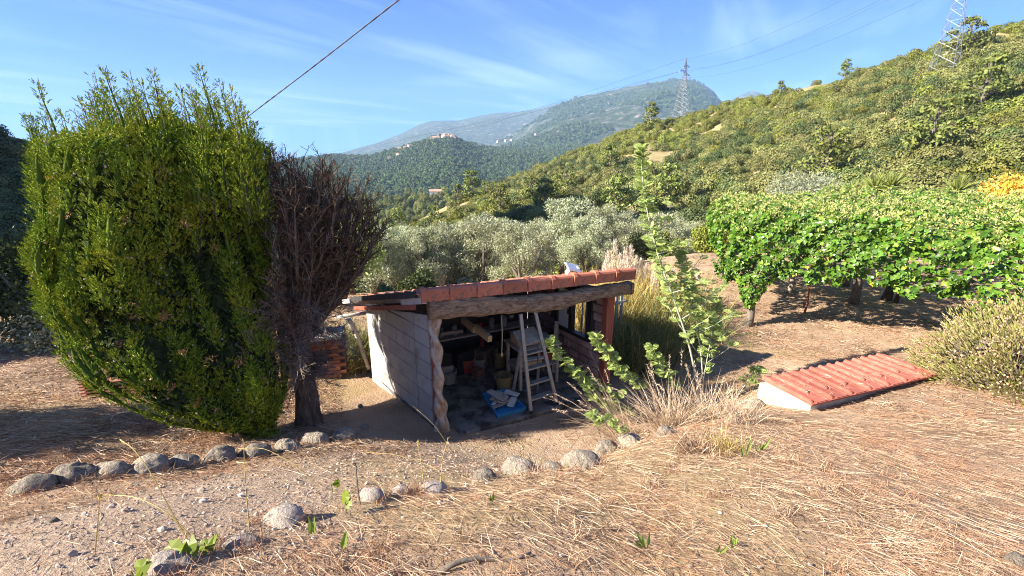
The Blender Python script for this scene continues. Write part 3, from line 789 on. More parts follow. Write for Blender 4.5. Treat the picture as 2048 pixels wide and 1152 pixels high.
p1 = at_hill(1361, 236, right_hill); p2 = at_hill(1882, 158, right_hill)
e1 = pylon('lattice pylon standing where the hillside ridge meets the mountain', p1, 25, 5.6, R(35), .075)
e2 = pylon('lattice pylon near the top of the slope, beside a pine', p2, 25, 3.9, R(35), .036)
p3 = np.array(mountain.point(elev(1298, 170)[0], 1.0))
def wire(a_, b_, sag, rad, n=14):
    tt = np.linspace(0, 1, n)[:, None]
    return MB().tube(a_ * (1 - tt) + b_ * tt - np.array([0, 0, 1]) * sag * 4 * tt * (1 - tt), rad, 4)
for k in (0, 1, 2, 4):
    o = wire(e1[k], e2[k], 4, .022).build('power_line', MAT['cable'])
    tag(o, 'thin power line strung between the two lattice pylons', 'power line', 'lines between the pylons')
    q = e2[k] + (e2[k] - e1[k]) * .9 + np.array([60, -60, 25])
    tag(wire(e2[k], q, 4, .022).build('power_line', MAT['cable']), 'thin power line leaving the upper pylon over the ridge', 'power line', 'lines leaving the upper pylon')
    q = at_d(200 + 30 * k, 330 + 14 * k, 900)
    tag(wire(e1[k], q, 22, .035, 24).build('power_line', MAT['cable']), 'thin power line crossing the valley from the lower pylon', 'power line', 'lines crossing the valley')

# ------------------------------------------------------------------ houses of the hilltop village and farther ones
def house(q, w, d, h, yaw, label, group):
    t = thing('house', label, 'house', q, group); M = rotz(yaw)
    MB().box(q + np.array([0, 0, h / 2 - 1.5]), (w, d, h + 3), M).build('wall', MAT['house_wall'], t)
    mb = MB(); v = []
    for x, y, z in ((-.54, -.55, 0), (.54, -.55, 0), (.54, .55, 0), (-.54, .55, 0), (-.54, 0, .28), (.54, 0, .28)):
        v.append(q + M @ np.array([x * w, y * d, h + .02 + z * d]))
    mb.add(np.array(v), [(0, 1, 5, 4), (2, 3, 4, 5), (1, 2, 5), (3, 0, 4), (3, 2, 1, 0)]).build('roof', MAT['house_roof'], t)
rngv = np.random.default_rng(3)
for i in range(17):
    u = 862 + i * 2.9 + rngv.uniform(-1, 1)
    a_, _ = elev(u, 276)
    q = village_hill.point(a_, rngv.uniform(.93, 1.0)) + np.array([0, 0, 1.0])
    house(q, rngv.uniform(7, 11), rngv.uniform(6, 9), rngv.uniform(5, 8) + (4 if i in (9, 13) else 0), rngv.uniform(-.5, .5), 'pale stone house packed into the hilltop village', 'houses of the hilltop village')
for i, (u, v) in enumerate([(930, 281), (943, 278), (950, 281), (1012, 280), (1023, 279), (960, 289), (1073, 268), (996, 262)]):
    q = at_hill(u, v + 3, mountain)
    house(q, 22, 16, 9, .3 * i, 'pale house on the wooded slope beyond the village', 'houses on the far slope')
for i, (u, v) in enumerate([(800, 298), (812, 296), (820, 292), (798, 309), (780, 316), (706, 318)]):
    q = at_hill(u, v + 4, village_hill)
    house(q, 13, 10, 7, .4 * i, 'small pale house below the village among trees', 'houses below the village')
q = at_hill(873, 396, village_hill)
q = at_d(873, 391, 640); q[2] = max(q[2], -60)
house(q, 18, 10, 6, .1, 'long white building down in the valley', None)

# ================================================================== THE SHED
A3 = np.array([-1.05, 5.71, 0.0]); B3 = np.array([1.60, 7.02, 0.0])          # the two front posts
FD = unit(B3 - A3)                                                            # along the front
WL = np.array([-2.58, 7.55, -.16])                                            # back end of the left wall
W0 = np.array([-1.16, 5.86, 0.0])
WD = unit(np.array([WL[0] - W0[0], WL[1] - W0[1], 0.0])); WLEN = float(np.linalg.norm((WL - W0)[:2]))
UP = np.array([0, 0, 1.0])
shed = thing('garden_shed', 'low open-fronted shed with terracotta tile roof, concrete side wall and twisted post', 'shed', (A3 + B3) / 2)
LF = np.array([-1.17, 5.53, 2.12]); RF = np.array([1.96, 7.0, 2.045])         # front corners of the roof (under side of tiles)
BL = np.array([-2.86, 7.75, 1.36]); BR = BL + (RF - LF) + np.array([0, 0, .05])
def roof(s, t):                                                               # s along the front 0..1, t down the slope 0..1
    return LF * (1 - s) * (1 - t) + RF * s * (1 - t) + BL * (1 - s) * t + BR * s * t
EX = unit(RF - LF); EY = unit(BL - LF); EZ = unit(np.cross(EX, EY)); EZ = EZ if EZ[2] > 0 else -EZ
RW, RL = np.linalg.norm(RF - LF), np.linalg.norm(BL - LF)
# left wall: courses of rendered concrete blocks, each a piece
WN = np.array([-WD[1], WD[0], 0.0]); WN = WN if WN[0] < 0 else -WN              # outward
core = MB()
top_n, top_f = 1.74, 1.27
def wall_top(s): return top_n + (top_f - top_n) * s / WLEN
v = []
for off in (-.02, -.12):
    for s_, z_ in ((0, -.25), (WLEN, -.35), (WLEN, wall_top(WLEN) - .01), (0, wall_top(0) - .01)):
        v.append(W0 + WD * s_ + WN * off + UP * z_)
core.add(np.array(v), [(3, 2, 1, 0), (4, 5, 6, 7), (0, 1, 5, 4), (1, 2, 6, 5), (2, 3, 7, 6), (3, 0, 4, 7)])
side = core.build('side_wall', MAT['concrete'], shed)
rngw = np.random.default_rng(2)
ch = .252; gapj = .011
for c in range(8):
    z0 = -.28 + c * ch
    cuts = [0, .42] + ([.42 + .62, WLEN] if c % 2 else [.42 + .95, WLEN])
    for a_, b_ in zip(cuts[:-1], cuts[1:]):
        if b_ - a_ < .05: continue
        za, zb = z0 + gapj / 2, z0 + ch - gapj / 2
        t0_, t1_ = min(zb, wall_top(a_)), min(zb, wall_top(b_))
        if t0_ - za < .02 and t1_ - za < .02: continue
        t0_, t1_ = max(t0_, za + .012), max(t1_, za + .012)
        j = gapj * (2.2 if a_ == .42 else .5)
        o_ = .002 + rngw.uniform(0, .004) + (0.006 if b_ <= .43 else 0)
        vv = []
        for off in (o_, -.024):
            for s_, z_ in ((a_ + j, za), (b_ - gapj / 2, za), (b_ - gapj / 2, t1_), (a_ + j, t0_)):
                vv.append(W0 + WD * s_ + WN * off + UP * z_)
        MB().add(np.array(vv), [(3, 2, 1, 0), (0, 1, 5, 4), (1, 2, 6, 5), (2, 3, 7, 6), (3, 0, 4, 7)]).build('concrete_block', MAT['concrete'], side)
# back wall and right wall
BW1 = WL + WD * 0.0; BW2 = np.array([.30, 9.05, 0.0])
RWD = unit(BW2 - B3)
def slab_wall(name, a_, b_, za, zb, thick, zt0, zt1, mat, parent):
    d = unit(np.array([b_[0] - a_[0], b_[1] - a_[1], 0])); n_ = np.array([-d[1], d[0], 0])
    vv = []
    for off in (-thick / 2, thick / 2):
        for p_, z_ in ((a_, za), (b_, zb), (b_, zt1), (a_, zt0)):
            vv.append(np.array([p_[0], p_[1], z_]) + n_ * off)
    return MB().add(np.array(vv), [(3, 2, 1, 0), (4, 5, 6, 7), (0, 1, 5, 4), (1, 2, 6, 5), (2, 3, 7, 6), (3, 0, 4, 7)]).build(name, mat, parent)
slab_wall('back_wall', BW1 + WD * .02 - WN * .13, BW2, -.3, -.2, .1, 1.27, 1.36, MAT['render_shaded'], shed)
# right wall in stone: a core with an opening for the window and single stones on its inner face
L_R = float(np.linalg.norm((BW2 - B3)[:2]))
w_a, w_b, w_z0, w_z1 = .42, 1.36, .70, 1.58
RN = np.array([-RWD[1], RWD[0], 0.0]); RN = RN if RN[0] < 0 else -RN            # towards the inside
right_wall = MB()
def rtop(s): return 1.74 + (1.40 - 1.74) * s / L_R
for s0, s1, z0, z1 in ((.10, w_a, -.2, None), (w_b, L_R - .06, -.2, None), (w_a, w_b, -.2, w_z0), (w_a, w_b, w_z1, None)):
    vv = []
    for off in (-.16, 0):
        for s_, z_ in ((s0, z0), (s1, z0), (s1, z1 if z1 else max(rtop(s1), z0 + .01)), (s0, z1 if z1 else max(rtop(s0), z0 + .01))):
            vv.append(B3 + RWD * s_ + RN * off + UP * z_)
    right_wall.add(np.array(vv), [(3, 2, 1, 0), (4, 5, 6, 7), (0, 1, 5, 4), (1, 2, 6, 5), (2, 3, 7, 6), (3, 0, 4, 7)])
rwall = right_wall.build('stone_wall', MAT['render_shaded'], shed)
zc_ = -.02
while zc_ < 1.62:
    hh = rngw.uniform(.12, .17); s_ = .12
    while s_ < L_R - .1:
        ln = rngw.uniform(.16, .34); e_ = min(s_ + ln, L_R - .08)
        if e_ - s_ < .06: break
        mid = (s_ + e_) / 2; zm = zc_ + hh / 2
        if not (w_a - .08 < mid < w_b + .08 and zm > w_z0 - .06) and zm + hh / 2 < rtop(mid):
            th = rngw.uniform(.03, .05)
            Mx = np.stack([RWD, RN, UP], axis=1)
            mb = MB(); mb.bbox((0, 0, 0), (e_ - s_ - .016, th, hh - .016), .012)
            mb.v[0] = mb.v[0] * (1 + rngw.uniform(-.04, .04, mb.v[0].shape))
            mb.v[0] = mb.v[0] @ Mx.T + (B3 + RWD * mid + RN * .008 + UP * zm)
            mb.build('stone', MAT['stone_wall'], rwall)
        s_ = e_
    zc_ += hh
# window in the right wall: black frame, one leaf with a whitened pane, the other open to the garden
win = MB(); Mx = np.stack([RWD, RN, UP], axis=1)
def rbox(mb, s_, off, z_, ls, lo, lz): return mb.box(B3 + RWD * s_ + RN * off + UP * z_, (ls, lo, lz), Mx)
rbox(win, w_a + .03, .0, (w_z0 + w_z1) / 2, .06, .12, w_z1 - w_z0); rbox(win, w_b - .03, .0, (w_z0 + w_z1) / 2, .06, .12, w_z1 - w_z0)
rbox(win, (w_a + w_b) / 2, .0, w_z0 + .03, w_b - w_a - .12, .12, .06); rbox(win, (w_a + w_b) / 2, .0, w_z1 - .03, w_b - w_a - .12, .12, .06)
rbox(win, .93, .0, (w_z0 + w_z1) / 2, .07, .1, w_z1 - w_z0 - .12)
wf = win.build('window_frame', MAT['black'], shed)
rbox(MB(), 1.13, .01, (w_z0 + w_z1) / 2, .33, .012, w_z1 - w_z0 - .13).build('pane', MAT['white_paint'], wf)
rbox(MB(), .95, .07, 1.12, .02, .04, .09).build('handle', MAT['black'], wf)
for k in range(3): rbox(MB(), .56 + .10 * k, -.1, 1.14, .02, .02, .86).build('window_bar', MAT['galv'], wf)
# floor slab and the step in front
fl = MB(); fl.add(np.array([A3 - FD * .02 + UP * .0 + WD * .02, B3 + UP * .0, BW2 + UP * .0, WL * np.array([1, 1, 0])] + [p_ * np.array([1, 1, 0]) - UP * .25 for p_ in (A3, B3, BW2, WL)]), [(0, 1, 2, 3), (0, 4, 5, 1), (1, 5, 6, 2), (2, 6, 7, 3), (3, 7, 4, 0)])
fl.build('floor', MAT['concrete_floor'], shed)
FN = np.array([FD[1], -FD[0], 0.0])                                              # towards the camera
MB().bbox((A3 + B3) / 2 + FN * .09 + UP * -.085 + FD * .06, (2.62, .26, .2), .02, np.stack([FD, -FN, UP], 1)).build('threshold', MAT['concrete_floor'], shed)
# red posts
Mp = np.stack([FD, -FN, UP], 1)
for nm, c_, w_, h_ in (('post', B3 + FD * .02 - FN * .05, .15, 1.72), ('post', W0 + FD * .045 + FN * .0, .055, 1.74), ('post', WL - WN * .06 + WD * .05 + UP * .1, .08, 1.2)):
    MB().bbox(c_ + UP * (h_ / 2 - .05), (w_, w_ * .9, h_ + .1), .006, Mp).build(nm, MAT['red_wood'], shed)
# twisted post
m_, n_ = 64, 22
Pt = []; zt = np.linspace(-.05, 1.78, m_)
for i, z_ in enumerate(zt):
    tw = -4.1 * math.pi * (z_ / 1.75)
    r0 = .060 + .028 * math.exp(-max(z_, 0) / .14) + .006 * math.sin(z_ * 5)
    cx = .012 * math.sin(z_ * 3.1) + .01 * math.sin(z_ * 7); cy = .012 * math.cos(z_ * 2.7)
    for j in range(n_):
        th = 2 * math.pi * j / n_
        lob = 1 + .46 * math.cos(2 * (th - tw)) + .08 * math.cos(3 * th + 2 * tw) + .04 * math.cos(9 * (th - tw))
        Pt.append((A3[0] + .02 + cx + r0 * lob * math.cos(th), A3[1] + cy + r0 * lob * math.sin(th), z_))
ft = [(i * n_ + j, i * n_ + (j + 1) % n_, (i + 1) * n_ + (j + 1) % n_, (i + 1) * n_ + j) for i in range(m_ - 1) for j in range(n_)]
tp = MB().add(np.array(Pt), ft).build('twisted_post', MAT['twist_wood'], shed, smooth=True)
tp['label'] = 'twisted driftwood post'
mb = MB(); mb.tube([A3 + np.array([.10, .05, -.05]), A3 + np.array([.085, .05, .12]), A3 + np.array([.07, .04, .3])], [.06, .045, .01], 8); mb.build('post_stub', MAT['twist_wood'], tp, smooth=True)
# hewn beam over the front
b0 = np.array([-1.10, 5.62, 1.89]); b1 = np.array([1.92, 6.98, 1.80]); m_ = 60; n_ = 20
Pt = []
for i in range(m_):
    f = i / (m_ - 1); c_ = b0 * (1 - f) + b1 * f + UP * (-.055 * math.sin(f * math.pi) * 1.0 + .02 * math.sin(f * 9))
    hgt = .275 - .09 * f ** 1.5 + .012 * math.sin(f * 14); wid = .19 - .03 * f
    for j in range(n_):
        th = 2 * math.pi * j / n_
        cx, cz = math.cos(th), math.sin(th)
        k = (abs(cx) ** 5 + abs(cz) ** 5) ** (-1 / 5)
        rr_ = 1 + .06 * math.sin(f * 19 + th * 3) + .05 * math.sin(f * 47 + th * 2) + random.uniform(-.035, .035)
        Pt.append(c_ + FN * (cx * k * wid / 2 * rr_) + UP * (cz * k * hgt / 2 * rr_))
fb = [(i * n_ + j, (i + 1) * n_ + j, (i + 1) * n_ + (j + 1) % n_, i * n_ + (j + 1) % n_) for i in range(m_ - 1) for j in range(n_)]
fb += [tuple(range(n_)), tuple((m_ - 1) * n_ + j for j in range(n_ - 1, -1, -1))]
m, nt, p_, out = new_mat('hewn_beam')
t_ = nt.nodes.new('ShaderNodeTexCoord'); mpn = nt.nodes.new('ShaderNodeMapping')
mpn.inputs['Rotation'].default_value = (0, 0, -math.atan2(FD[1], FD[0])); mpn.inputs['Scale'].default_value = (1.2, 6, 9)
nt.links.new(t_.outputs['Object'], mpn.inputs['Vector'])
nn = noise(nt, mpn.outputs[0], 2.4, 9, .68, 1.1)
cc = ramp(nt, nn, [(.05, .03, .02), (.20, .125, .075), (.36, .25, .155), (.47, .36, .25)], [.3, .44, .58, .74])
nt.links.new(cc, p_.inputs['Base Color']); p_.inputs['Roughness'].default_value = .9; bump(nt, p_, nn, 1.0, .06)
MB().add(np.array(Pt), fb).build('beam', m, shed, smooth=True)
# roof carpentry
for s_ in (.03, .27, .5, .73, .95):
    MB().beam(roof(s_, .03) - EZ * .055, roof(s_, .98) - EZ * .055, .06, .09, EZ).build('rafter', MAT['grey_plank'], shed)
MB().beam(roof(.0, .0) - EZ * .012 + EY * .06, roof(1, 0) - EZ * .012 + EY * .06, .14, .02, EZ).build('roof_board', MAT['grey_plank'], shed)
MB().add(np.array([roof(.004, .02) - EZ * .008, roof(.996, .02) - EZ * .008, roof(.996, .99) - EZ * .008, roof(.004, .99) - EZ * .008]), [(0, 1, 2, 3)]).build('roof_underlay', MAT['bitumen'], shed)
MB().beam(roof(-.012, .03) + EZ * .012, roof(-.012, 1.0) + EZ * .012, .045, .085, EZ).build('edge_strip', MAT['bitumen'], shed)
MB().beam(roof(.006, .10) - EZ * .16, roof(.006, 1.02) - EZ * .16, .04, .07, EZ).build('fascia', MAT['red_wood'], shed)
MB().beam(roof(.012, .0) - EZ * .075, roof(.012, .26) - EZ * .085, .05, .085, EZ).build('end_board', MAT['white_wood'], shed)
MB().beam(roof(-.02, .97) - EZ * .02, roof(-.02, 1.13) - EZ * .02, .06, .07, EZ).build('rafter_tail', MAT['white_wood'], shed)
# tiles
def tile_mesh(w, l, name, mat, two=True):
    prof = []
    for i in range(15):
        x = -w / 2 + w * i / 14 * 1.04
        d1 = (x + w * .36) / (w * .13); z = .034 * max(0, 1 - d1 * d1) ** .5 if abs(d1) < 1 else 0
        if two:
            d2 = (x - w * .12) / (w * .12); z = max(z, .028 * max(0, 1 - d2 * d2) ** .5 if abs(d2) < 1 else 0)
        prof.append((x, z))
    v = []; f = []; n = len(prof)
    for (yy, dz) in ((-l * .5, .024), (l * .5, 0.0)):
        for x, z in prof: v.append((x, yy, z + dz + .014))
    for (yy, dz) in ((-l * .5, .024), (l * .5, 0.0)):
        for x, z in prof: v.append((x, yy, z + dz))
    for i in range(n - 1):
        f.append((i, i + 1, n + i + 1, n + i)); f.append((2 * n + i, 3 * n + i, 3 * n + i + 1, 2 * n + i + 1)); f.append((i, 2 * n + i, 2 * n + i + 1, i + 1)); f.append((n + i, n + i + 1, 3 * n + i + 1, 3 * n + i))
    f.append((0, n, 3 * n, 2 * n)); f.append((n - 1, 3 * n - 1, 4 * n - 1, 2 * n - 1))
    return MB().add(np.array(v), f).mesh(name, mat)
NC, NR = 11, 7
tw_, tl_ = RW / NC, RL / NR
TM = tile_mesh(tw_ * .985, tl_ * 1.14, 'roof_tile', MAT['tile'])
# the lower end of a tile lies over the next one down the slope
Mt = Matrix((tuple(-EX), tuple(-EY), tuple(EZ))).transposed()
for r_ in range(NR):
    for c in range(NC):
        q = roof((c + .5) / NC, (r_ + .5) / NR) + EZ * .004
        place('roof_tile', TM, shed, q, Mt)
# cap tiles along the high front edge
def cap_mesh():
    l = RW / 9 * 1.03; sec = []
    def prof(k):
        return [(-.012 - k, -.105), (-.016 - k, .035), (.0, .062 + k), (.05, .07 + k), (.11, .058 + k), (.15, .03 + k), (.15, .015), (.05, .045), (.01, .03), (.008, -.105)]
    v = []; f = []
    for x, k in ((-l / 2, .020), (-l / 2 + .055, .020), (-l / 2 + .062, .0), (l / 2, -.002)):
        for y, z in prof(k): v.append((x, y, z))
    n = 10
    for i in range(3):
        for j in range(n):
            f.append((i * n + j, i * n + (j + 1) % n, (i + 1) * n + (j + 1) % n, (i + 1) * n + j))
    f.append(tuple(range(n - 1, -1, -1))); f.append(tuple(3 * n + j for j in range(n)))
    return MB().add(np.array(v), f).mesh('cap_tile', MAT['tile'])
CM = cap_mesh()
EYh = unit(np.cross(UP, EX))
Mc = Matrix((tuple(EX), tuple(EYh), tuple(np.cross(EX, EYh)))).transposed()
for k in range(9):
    q = roof((k + .5) / 9, 0) - EYh * .02 + UP * random.uniform(.0, .008)
    place('cap_tile', CM, shed, q, Mc)
# gutter at the low edge with a downpipe that leans out at the back corner
gp = MB().tube([BL - EX * .35 + UP * -.30, BL + EX * .35 + UP * -.27], .035, 8).build('gutter_stub', MAT['pipe'], shed, smooth=True)
q0 = at_y(697, 640, 7.75); q1 = at_y(712, 665, 7.75); q2 = at_y(738, 738, 7.7)
mb = MB(); mb.tube([q0 + UP * .02, q0, q1], [.05, .055, .05], 10); mb.tube([q1 + UP * .03, q1 - UP * .03, q2], [.05, .036, .034], 10)
mb.build('downpipe', MAT['pipe'], shed, smooth=True)
# timber under the roof, at the back of the bay
for k, (u0, v0, u1, v1) in enumerate(((926, 640, 951, 660), (950, 654, 980, 678))):
    a_ = at_y(u0, v0, 7.3 - .35 * k); b_ = at_y(u1, v1, 6.9 - .35 * k)
    MB().beam(a_, b_, .075, .10).build('tie_beam', MAT['plank'], shed)
a_ = at_y(880, 668, 7.6); b_ = at_y(925, 662, 7.9)
MB().beam(a_, b_, .05, .06).build('batten', MAT['grey_plank'], shed)

# ------------------------------------------------------------------ lamps, solar panel, ladder and the clutter in the shed
def floodlight(q, n_, label, s=1.0):
    t = thing('floodlight', label, 'floodlight', q)
    M = np.stack([np.cross(UP, n_), n_, UP], 1)
    MB().bbox(q, (.11 * s, .04 * s, .10 * s), .008, M).build('housing', MAT['black'], t)
    MB().box(q + n_ * .0225 * s, (.075 * s, .006, .065 * s), M).build('lens', MAT['glass'], t)
    MB().bbox(q - UP * .085 * s, (.075 * s, .045 * s, .055 * s), .008, M).build('sensor', MAT['black'], t)
    MB().beam(q - n_ * .02, q - n_ * .09, .02, .02).build('bracket', MAT['black'], t)
fq = b0 * .58 + b1 * .42
floodlight(at_y(1022, 621, 6.12), FN, 'small black floodlight with white lens on the front of the beam')
floodlight(at_y(1262, 573, 6.93), unit(np.array([.9, -.4, -.3])), 'black floodlight pointing out from the free end of the beam', 1.1)
sp_ = thing('solar_panel', 'small white solar panel tilted up on top of the tile roof', 'solar panel', at_y(1142, 543, 7.35))
q = at_y(1146, 535, 7.35); Ms = np.asarray(Matrix.Rotation(R(24), 3, 'Z') @ Matrix.Rotation(R(16), 3, 'Y') @ Matrix.Rotation(R(28), 3, 'X'))
MB().bbox(q, (.27, .2, .018), .004, Ms).build('frame', MAT['white_paint'], sp_)
MB().box(q + Ms @ np.array([0, 0, .0115]), (.24, .17, .004), Ms).build('cell_panel', MAT['solar'], sp_)
MB().box(q - np.array([.07, -.03, .07]), (.04, .1, .13), Ms).build('foot', MAT['white_paint'], sp_)
MB().box(q - np.array([-.07, -.05, .06]), (.04, .06, .12), Ms).build('foot', MAT['white_paint'], sp_)

# step ladder leaning under the beam
lb, rb = at_z(1062, 826, .015), at_z(1114, 808, .015)
lt, rt = at_y(1041, 628, lb[1] + .22), at_y(1070, 623, lb[1] + .42)
lad = thing('step_ladder', 'grey aluminium step ladder standing in the open shed front', 'ladder', (lb + rb) / 2)
back = unit(np.cross(rb - lb, UP)); back = back if back[1] > 0 else -back
for p0, p1_ in ((lb, lt), (rb, rt)):
    MB().beam(p0, p1_, .055, .03, back).build('stile', MAT['alu'], lad)
    MB().bbox(p0 + UP * .015, (.06, .05, .05), .006).build('foot', MAT['black'], lad)
for k in range(6):
    f = .13 + .155 * k
    if k > 3: continue
    c0 = lb * (1 - f) + lt * f; c1 = rb * (1 - f) + rt * f
    d = unit(c1 - c0)
    MB().beam(c0 + d * .02 + back * .03, c1 - d * .02 + back * .03, .10, .025).build('step', MAT['alu'], lad)
f = .72; c0 = lb * (1 - f) + lt * f; c1 = rb * (1 - f) + rt * f
MB().bbox((c0 + c1) / 2 + back * .13 + UP * .02, (np.linalg.norm(c1 - c0) + .06, .30, .025), .004, np.stack([unit((c1 - c0) * np.array([1, 1, 0])), unit(back + UP * .55), unit(np.cross((c1 - c0) * np.array([1, 1, 0]), back + UP * .55))], 1)).build('platform', MAT['grey_plank'], lad)
for p_, q_ in ((lb, lt), (rb, rt)):
    g_ = p_ + back * .55; MB().beam(g_, p_ * .28 + q_ * .72 + back * .05, .045, .025, back).build('rear_leg', MAT['alu'], lad)
# blue tray with offcuts
tr = [at_z(u, v_, .06) for u, v_ in ((966, 790), (1013, 781), (1051, 817), (995, 832))]
tray = thing('plastic_tray', 'shallow blue plastic tray of offcuts on the shed floor', 'tray', sum(tr) / 4)
cT = sum(tr) / 4
mb = MB(); V = []
for sc_, z_ in ((.93, .004), (1.0, .085), (1.06, .087), (1.06, .075), (1.015, .073), (.96, 0.0)):
    for p_ in tr: V.append(np.array([cT[0] + (p_[0] - cT[0]) * sc_, cT[1] + (p_[1] - cT[1]) * sc_, z_]))
V += [np.array([cT[0] + (p_[0] - cT[0]) * .88, cT[1] + (p_[1] - cT[1]) * .88, .014]) for p_ in tr] + [np.array([cT[0] + (p_[0] - cT[0]) * .93, cT[1] + (p_[1] - cT[1]) * .93, .082]) for p_ in tr]
F = [(24, 25, 26, 27)]
for k in range(4):
    j = (k + 1) % 4
    for a_, b_ in ((28, 4), (4, 8), (8, 12), (12, 16), (16, 20), (24, 28)): F.append((a_ + k, a_ + j, b_ + j, b_ + k))
F.append((23, 22, 21, 20))
mb.add(np.array(V), F).build('tray', MAT['blue'], tray)
rngo = np.random.default_rng(8)
for k in range(13):
    q = cT + np.array([rngo.uniform(-.15, .15), rngo.uniform(-.17, .15), .025 + .010 * k])
    o = MB().bbox((0, 0, 0), (rngo.uniform(.2, .38), rngo.uniform(.06, .14), .012), .002).build('wood_offcut', MAT['grey_plank'] if k % 3 else MAT['white_wood'])
    o.location = q; o.rotation_euler = (rngo.uniform(-.12, .12), rngo.uniform(-.1, .1), rngo.uniform(0, 3))
    tag(o, 'thin board offcut lying in the blue tray', 'board', 'offcuts in the tray')
# work bench behind the ladder
bc = np.array([.36, 7.28, 0.0]); Mb = rotz(math.atan2(FD[1], FD[0]))
bench = thing('workbench', 'old wooden workbench with a shelf, cluttered, behind the step ladder', 'workbench', bc)
def bb(mb, c, s, b=.005): return mb.bbox(bc + Mb @ np.array(c), s, b, Mb)
for x in (-.36, .36):
    for y in (-.24, .24): bb(MB(), (x, y, .36), (.05, .05, .72)).build('leg', MAT['grey_plank'], bench)
for k in range(3): bb(MB(), (0, -.2 + .2 * k, .735), (.84, .19, .03)).build('plank', MAT['grey_plank'], bench)
bb(MB(), (0, 0, .36), (.78, .5, .025)).build('shelf', MAT['grey_plank'], bench)
def loose(name, c, s, mat, label, cat, rot=0, group=None):
    Mz = Mb @ rotz(rot)
    o = MB().bbox(bc + Mb @ np.array(c), s, .006, Mz).build(name, mat); return tag(o, label, cat, group)
box_ = thing('wooden_box', 'open wooden box of boards on top of the workbench', 'box', bc + UP * .75)
for c, s in (((-.16, -.16, .84), (.40, .02, .16)), ((-.16, .14, .84), (.40, .02, .16)), ((-.35, -.01, .84), (.02, .28, .16)), ((.03, -.01, .84), (.02, .28, .16))):
    bb(MB(), c, s).build('side', MAT['plank'], box_)
bb(MB(), (-.16, -.01, .933), (.44, .34, .018)).build('lid', MAT['grey_plank'], box_)
loose('board', (.2, 0, .765), (.3, .5, .03), MAT['grey_plank'], 'grey board lying on the workbench top', 'board', .2)
loose('plank_bundle', (-.12, -.08, .415), (.42, .2, .08), MAT['plank'], 'short planks stacked on the workbench shelf', 'planks', .1)
loose('tool_box', (.22, .02, .44), (.26, .24, .13), MAT['red_plastic'], 'dark red tool box on the workbench shelf', 'tool box', -.1)
loose('board', (-.05, -.1, .47), (.5, .12, .02), MAT['white_wood'], 'pale thin board on the shelf planks', 'board', -.15)
for k in range(4):
    a_ = bc + Mb @ np.array([.50 + .05 * k, .1 + .06 * k, .0]); b_ = a_ + np.array([.05, .14, .95 - .1 * k])
    tag(MB().beam(a_, b_, .06, .025).build('plank', MAT['plank'] if k % 2 else MAT['grey_plank']), 'loose plank leaning behind the workbench', 'plank', 'planks behind the workbench')
def bucket(u, v_, r0, r1, h, mat, label, handle=True, inner=True):
    q = at_z(u, v_, .0); t = thing('bucket', label, 'bucket', q)
    n = 20; V = []; F = []
    for r_, z_ in ((r0 * .98, 0), (r1, h), (r1 * 1.06, h), (r1 * 1.06, h + .012), (r1 * .96, h + .012), (r0 * .93, .012)):
        for j in range(n): V.append(q + np.array([r_ * math.cos(j * 2 * math.pi / n), r_ * math.sin(j * 2 * math.pi / n), z_]))
    for i in range(5):
        for j in range(n): F.append((i * n + j, i * n + (j + 1) % n, (i + 1) * n + (j + 1) % n, (i + 1) * n + j))
    F.append(tuple(5 * n + j for j in range(n))); F.append(tuple(range(n - 1, -1, -1)))
    MB().add(np.array(V), F).build('pail', mat, t, smooth=False)
    if handle:
        aa = np.linspace(0, math.pi, 12)
        MB().tube([q + np.array([r1 * 1.05 * math.cos(x), -.02 - .03 * math.sin(x), h - .01 + r1 * .75 * -math.sin(x)]) for x in aa], .005, 5).build('handle', MAT['galv'], t)
bucket(1007, 778, .12, .15, .26, MAT['yellow_plastic'], 'dull yellow bucket on the floor beside the workbench')
bucket(932, 742, .13, .16, .26, MAT['red_plastic'], 'red bucket at the back of the shed')
bucket(897, 764, .12, .15, .22, MAT['grey_plastic'], 'pale grey bucket behind the twisted post')
bucket(958, 738, .11, .13, .22, MAT['grey_plastic'], 'grey bucket next to the red one')
bucket(1000, 732, .11, .12, .3, MAT['yellow_plastic'], 'tall tan bucket against the back of the shed')
q = at_z(958, 720, .24)
cone = thing('traffic_cone', 'small red cone standing behind the grey bucket', 'cone', np.array([q[0], q[1] + .45, 0]))
q = np.array([q[0] + .03, q[1] + .45, 0.])
MB().bbox(q + UP * .015, (.26, .26, .03), .006).build('base', MAT['red_plastic'], cone)
MB().tube([q + UP * .03, q + UP * .2, q + UP * .48], [.095, .065, .025], 14).build('body', MAT['red_plastic'], cone, smooth=True)
MB().tube([q + UP * .22, q + UP * .31], [.064, .05], 14, cap=False).build('band', MAT['white_paint'], cone, smooth=True)
ropeq = at_y(1003, 630, 6.3)
rp = MB(); rp.tube([ropeq, ropeq - UP * .3 + np.array([.01, 0, 0]), ropeq - UP * .62], .007, 6); rp.tube([ropeq - UP * .6, ropeq - UP * .66], [.012, .018], 6)
tag(rp.build('hanging_rope', MAT['rope']), 'thin rope hanging from the beam by the ladder', 'rope')
for k in range(10):
    q = np.array([rngo.uniform(-1.3, .1), rngo.uniform(6.7, 8.0), 0])
    me_v = BV * rngo.uniform(.8, 1.2, (12, 1)) * np.array([rngo.uniform(.03, .09), rngo.uniform(.03, .08), rngo.uniform(.015, .05)]) + q + UP * .02
    tag(MB().add(me_v, BF).build('rubble', MAT['render_shaded']), 'small lump of rubble on the dark shed floor', 'rubble', 'rubble on the shed floor')
